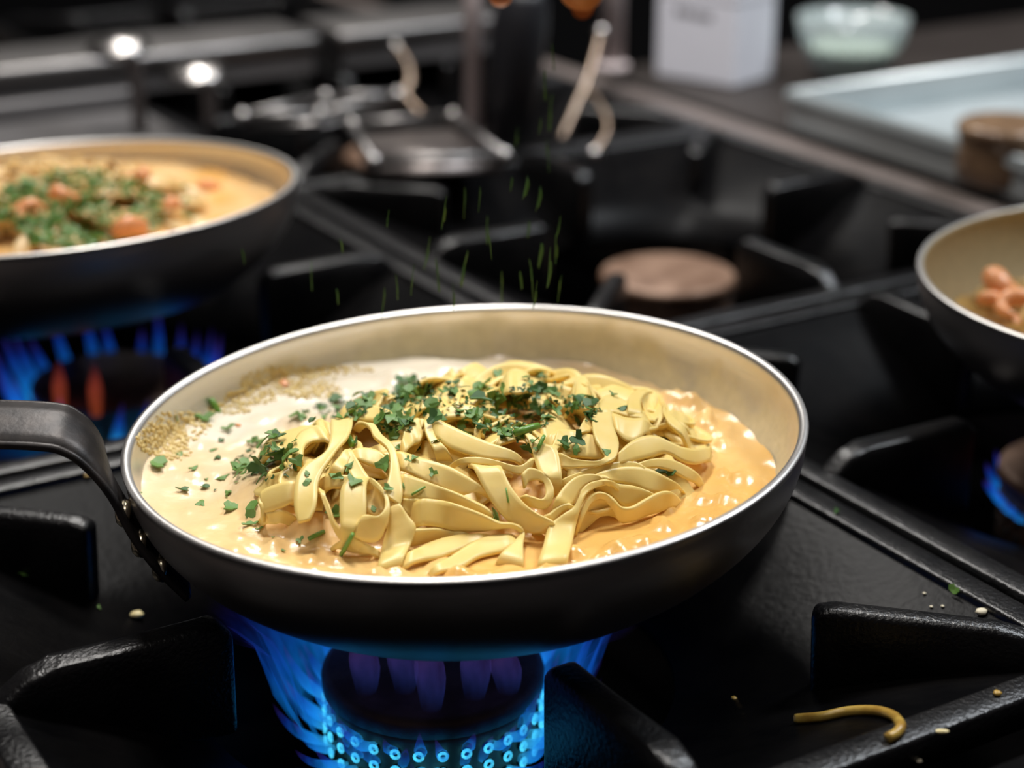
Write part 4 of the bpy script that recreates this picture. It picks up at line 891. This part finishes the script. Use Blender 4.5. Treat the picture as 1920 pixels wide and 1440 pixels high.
# white box
bx = at_z(1375, 166, -.004); bl = at_z(1228, 141, -.004); brr = at_z(1478, 160, -.004)
d1 = (bl-bx); d2 = (brr-bx); e = empty('white_box', bx, (0, 0, math.atan2(d1.y, d1.x))); tag(e, 'white cardboard box with a grey printed line on the worktop', 'box')
w1, w2, hb = d1.length, d2.length*1.2, .069
bmobj('carton', box_bm(0, w1, -w2, 0, .0002, hb, .0015), M['white'], e); bmobj('lid_flap', box_bm(-.0008, w1+.0008, -w2-.0008, .0008, hb-.010, hb+.002, .001), M['white'], e)
for i in range(9):
    w = [.0030, .0022, .0030, .0026, .0018, .0030, .0024, .0030, .0022][i]; x = w1*.76-i*.0037
    bmobj('printed_letter', box_bm(x-w, x, .0001, .0006, .0465-.0002*i, .0515-.0002*i, 0), M['print'], e)
# glass bowl
p = at_z(1592, 150, -.004); e = empty('glass_bowl', p); tag(e, 'clear glass bowl with pale green dip beside the white box', 'bowl')
op = [(0, 0), (.016, 0), (.020, .002), (.030, .014), (.037, .030), (.040, .046)]; ip = [(.0388, .046), (.0356, .031), (.0286, .016), (.0190, .0045), (0, .0035)]
lathe('bowl_glass', op+ip, M['glass'], e, 48); lathe('dip', [(0, .0040), (.0185, .0050), (.0280, .0165), (.0325, .0240), (.020, .0252), (0, .0256)], M['dip'], e, 40)
# pale tray and brown tin on the worktop
c0 = uv(.4955, .432, -.004); e = empty('enamel_tray', c0, (0, 0, ANG)); tag(e, 'pale blue grey rectangular tray on the worktop at the right', 'tray')
Lu, Lv, hz = .34, .36, .022
def frus(name, x0, x1, y0, y1, z0, z1, m=M['tray']): return bmobj(name, box_bm(x0, x1, y0, y1, z0, z1, .001), m, e, True)
frus('tray_floor', .004, Lu-.004, -Lv+.004, -.004, .0003, .0030)
frus('tray_wall', 0, .004, -Lv, 0, .0003, hz); frus('tray_wall', Lu-.004, Lu, -Lv, 0, .0003, hz); frus('tray_wall', .0041, Lu-.0041, -.004, 0, .0003, hz); frus('tray_wall', .0041, Lu-.0041, -Lv, -Lv+.004, .0003, hz)
tube('tray_rim', [Vector(q) for q in ((0, 0, hz), (Lu, 0, hz), (Lu, -Lv, hz), (0, -Lv, hz), (0, 0, hz))], .0042, M['tray'], e, 12, 1)
p = at_z(1880, 338, 0); e = empty('brown_tin', p); tag(e, 'round brown glazed tin standing in the pale tray', 'tin')
lathe('tin_body', [(.022, .0), (.0265, .002), (.0275, .010), (.0265, .018), (.0272, .026)], M['tin'], e, 40); lathe('tin_lid', [(.0274, .0262), (.0285, .0275), (.0285, .032), (.026, .034), (.010, .035)], M['tin'], e, 40)

# ---- hand sprinkling the parsley, fingertips just inside the top of the picture
def skin_obj(name, chains, m, root=0, levels=2):
    vs, es, rad = [], [], []
    for ch in chains:
        prev = None
        for p, r, ref in ch:
            if ref is not None: prev = ref; continue
            vs.append(p); rad.append(r); i = len(vs)-1
            if prev is not None: es.append((prev, i))
            prev = i
    me = bpy.data.meshes.new(name); me.from_pydata([tuple(v) for v in vs], es, []); o = bpy.data.objects.new(name, me); COL.objects.link(o); me.materials.append(m)
    sm = o.modifiers.new('skin', 'SKIN'); sm.use_smooth_shade = True
    for i, r in enumerate(rad): me.skin_vertices[0].data[i].radius = (r, r)
    me.skin_vertices[0].data[root].use_root = True
    s = o.modifiers.new('sub', 'SUBSURF'); s.levels = levels; s.render_levels = levels; return o
HY = .150
it = at_y(938, -2, HY); tt = at_y(1080, 26, HY-.006); mid = (it+tt)/2
wr = mid+Vector((.030, .050, .150)); pc = mid+Vector((.012, .030, .090))
ch = [[(wr+Vector((.06, .10, .11)), .030, None), (wr, .026, None), (pc+Vector((.006, .008, .022)), .026, None), (pc, .024, None)]]
K = {}
def fing(base, k1, k2, tip, r): ch.append([(None, None, 3), (base, r*1.15, None), (k1, r*1.05, None), (k2, r, None), (tip, r*.85, None)])
fing(pc+Vector((-.024, -.012, -.012)), pc+Vector((-.036, -.030, -.030)), it+Vector((-.006, .001, .024)), it, .0086)
fing(pc+Vector((-.012, -.004, -.018)), pc+Vector((-.022, -.020, -.042)), it+Vector((.012, .014, .028)), it+Vector((.014, .012, .010)), .0088)
fing(pc+Vector((.003, .004, -.018)), pc+Vector((-.004, -.008, -.042)), it+Vector((.024, .024, .030)), it+Vector((.026, .020, .014)), .0082)
fing(pc+Vector((.016, .012, -.014)), pc+Vector((.014, .004, -.036)), it+Vector((.038, .032, .036)), it+Vector((.036, .028, .020)), .0072)
ch.append([(None, None, 2), (pc+Vector((.020, -.018, .004)), .0125, None), (tt+Vector((.012, .002, .040)), .0105, None), (tt+Vector((.003, 0, .016)), .0102, None), (tt, .0092, None)])
hd = empty('hand', pc); tag(hd, 'fingertips of a hand sprinkling parsley at the top edge', 'hand')
h = skin_obj('hand_body', [[(p-pc if p is not None else None, r, ref) for p, r, ref in c] for c in ch], M['skin']); h.parent = hd
for tp, dr in ((it, Vector((.0, .8, -.3))), (tt, Vector((.3, .8, -.2)))):
    vs, fs = lathe_data([(0, .0012), (.0032, .0009), (.0045, 0)], 14); n_ = mk('fingernail', vs, fs, M['skin'], hd); n_.location = tp-pc+dr.normalized()*.0080+Vector((0, 0, .003)); n_.rotation_euler = dr.to_track_quat('Z', 'Y').to_euler()
tube('sleeve', [wr-pc+Vector((.012, .02, .022)), wr-pc+Vector((.06, .10, .11)), wr-pc+Vector((.12, .20, .22))], [.036, .042, .050], M['sleeve'], hd, 20, 4)
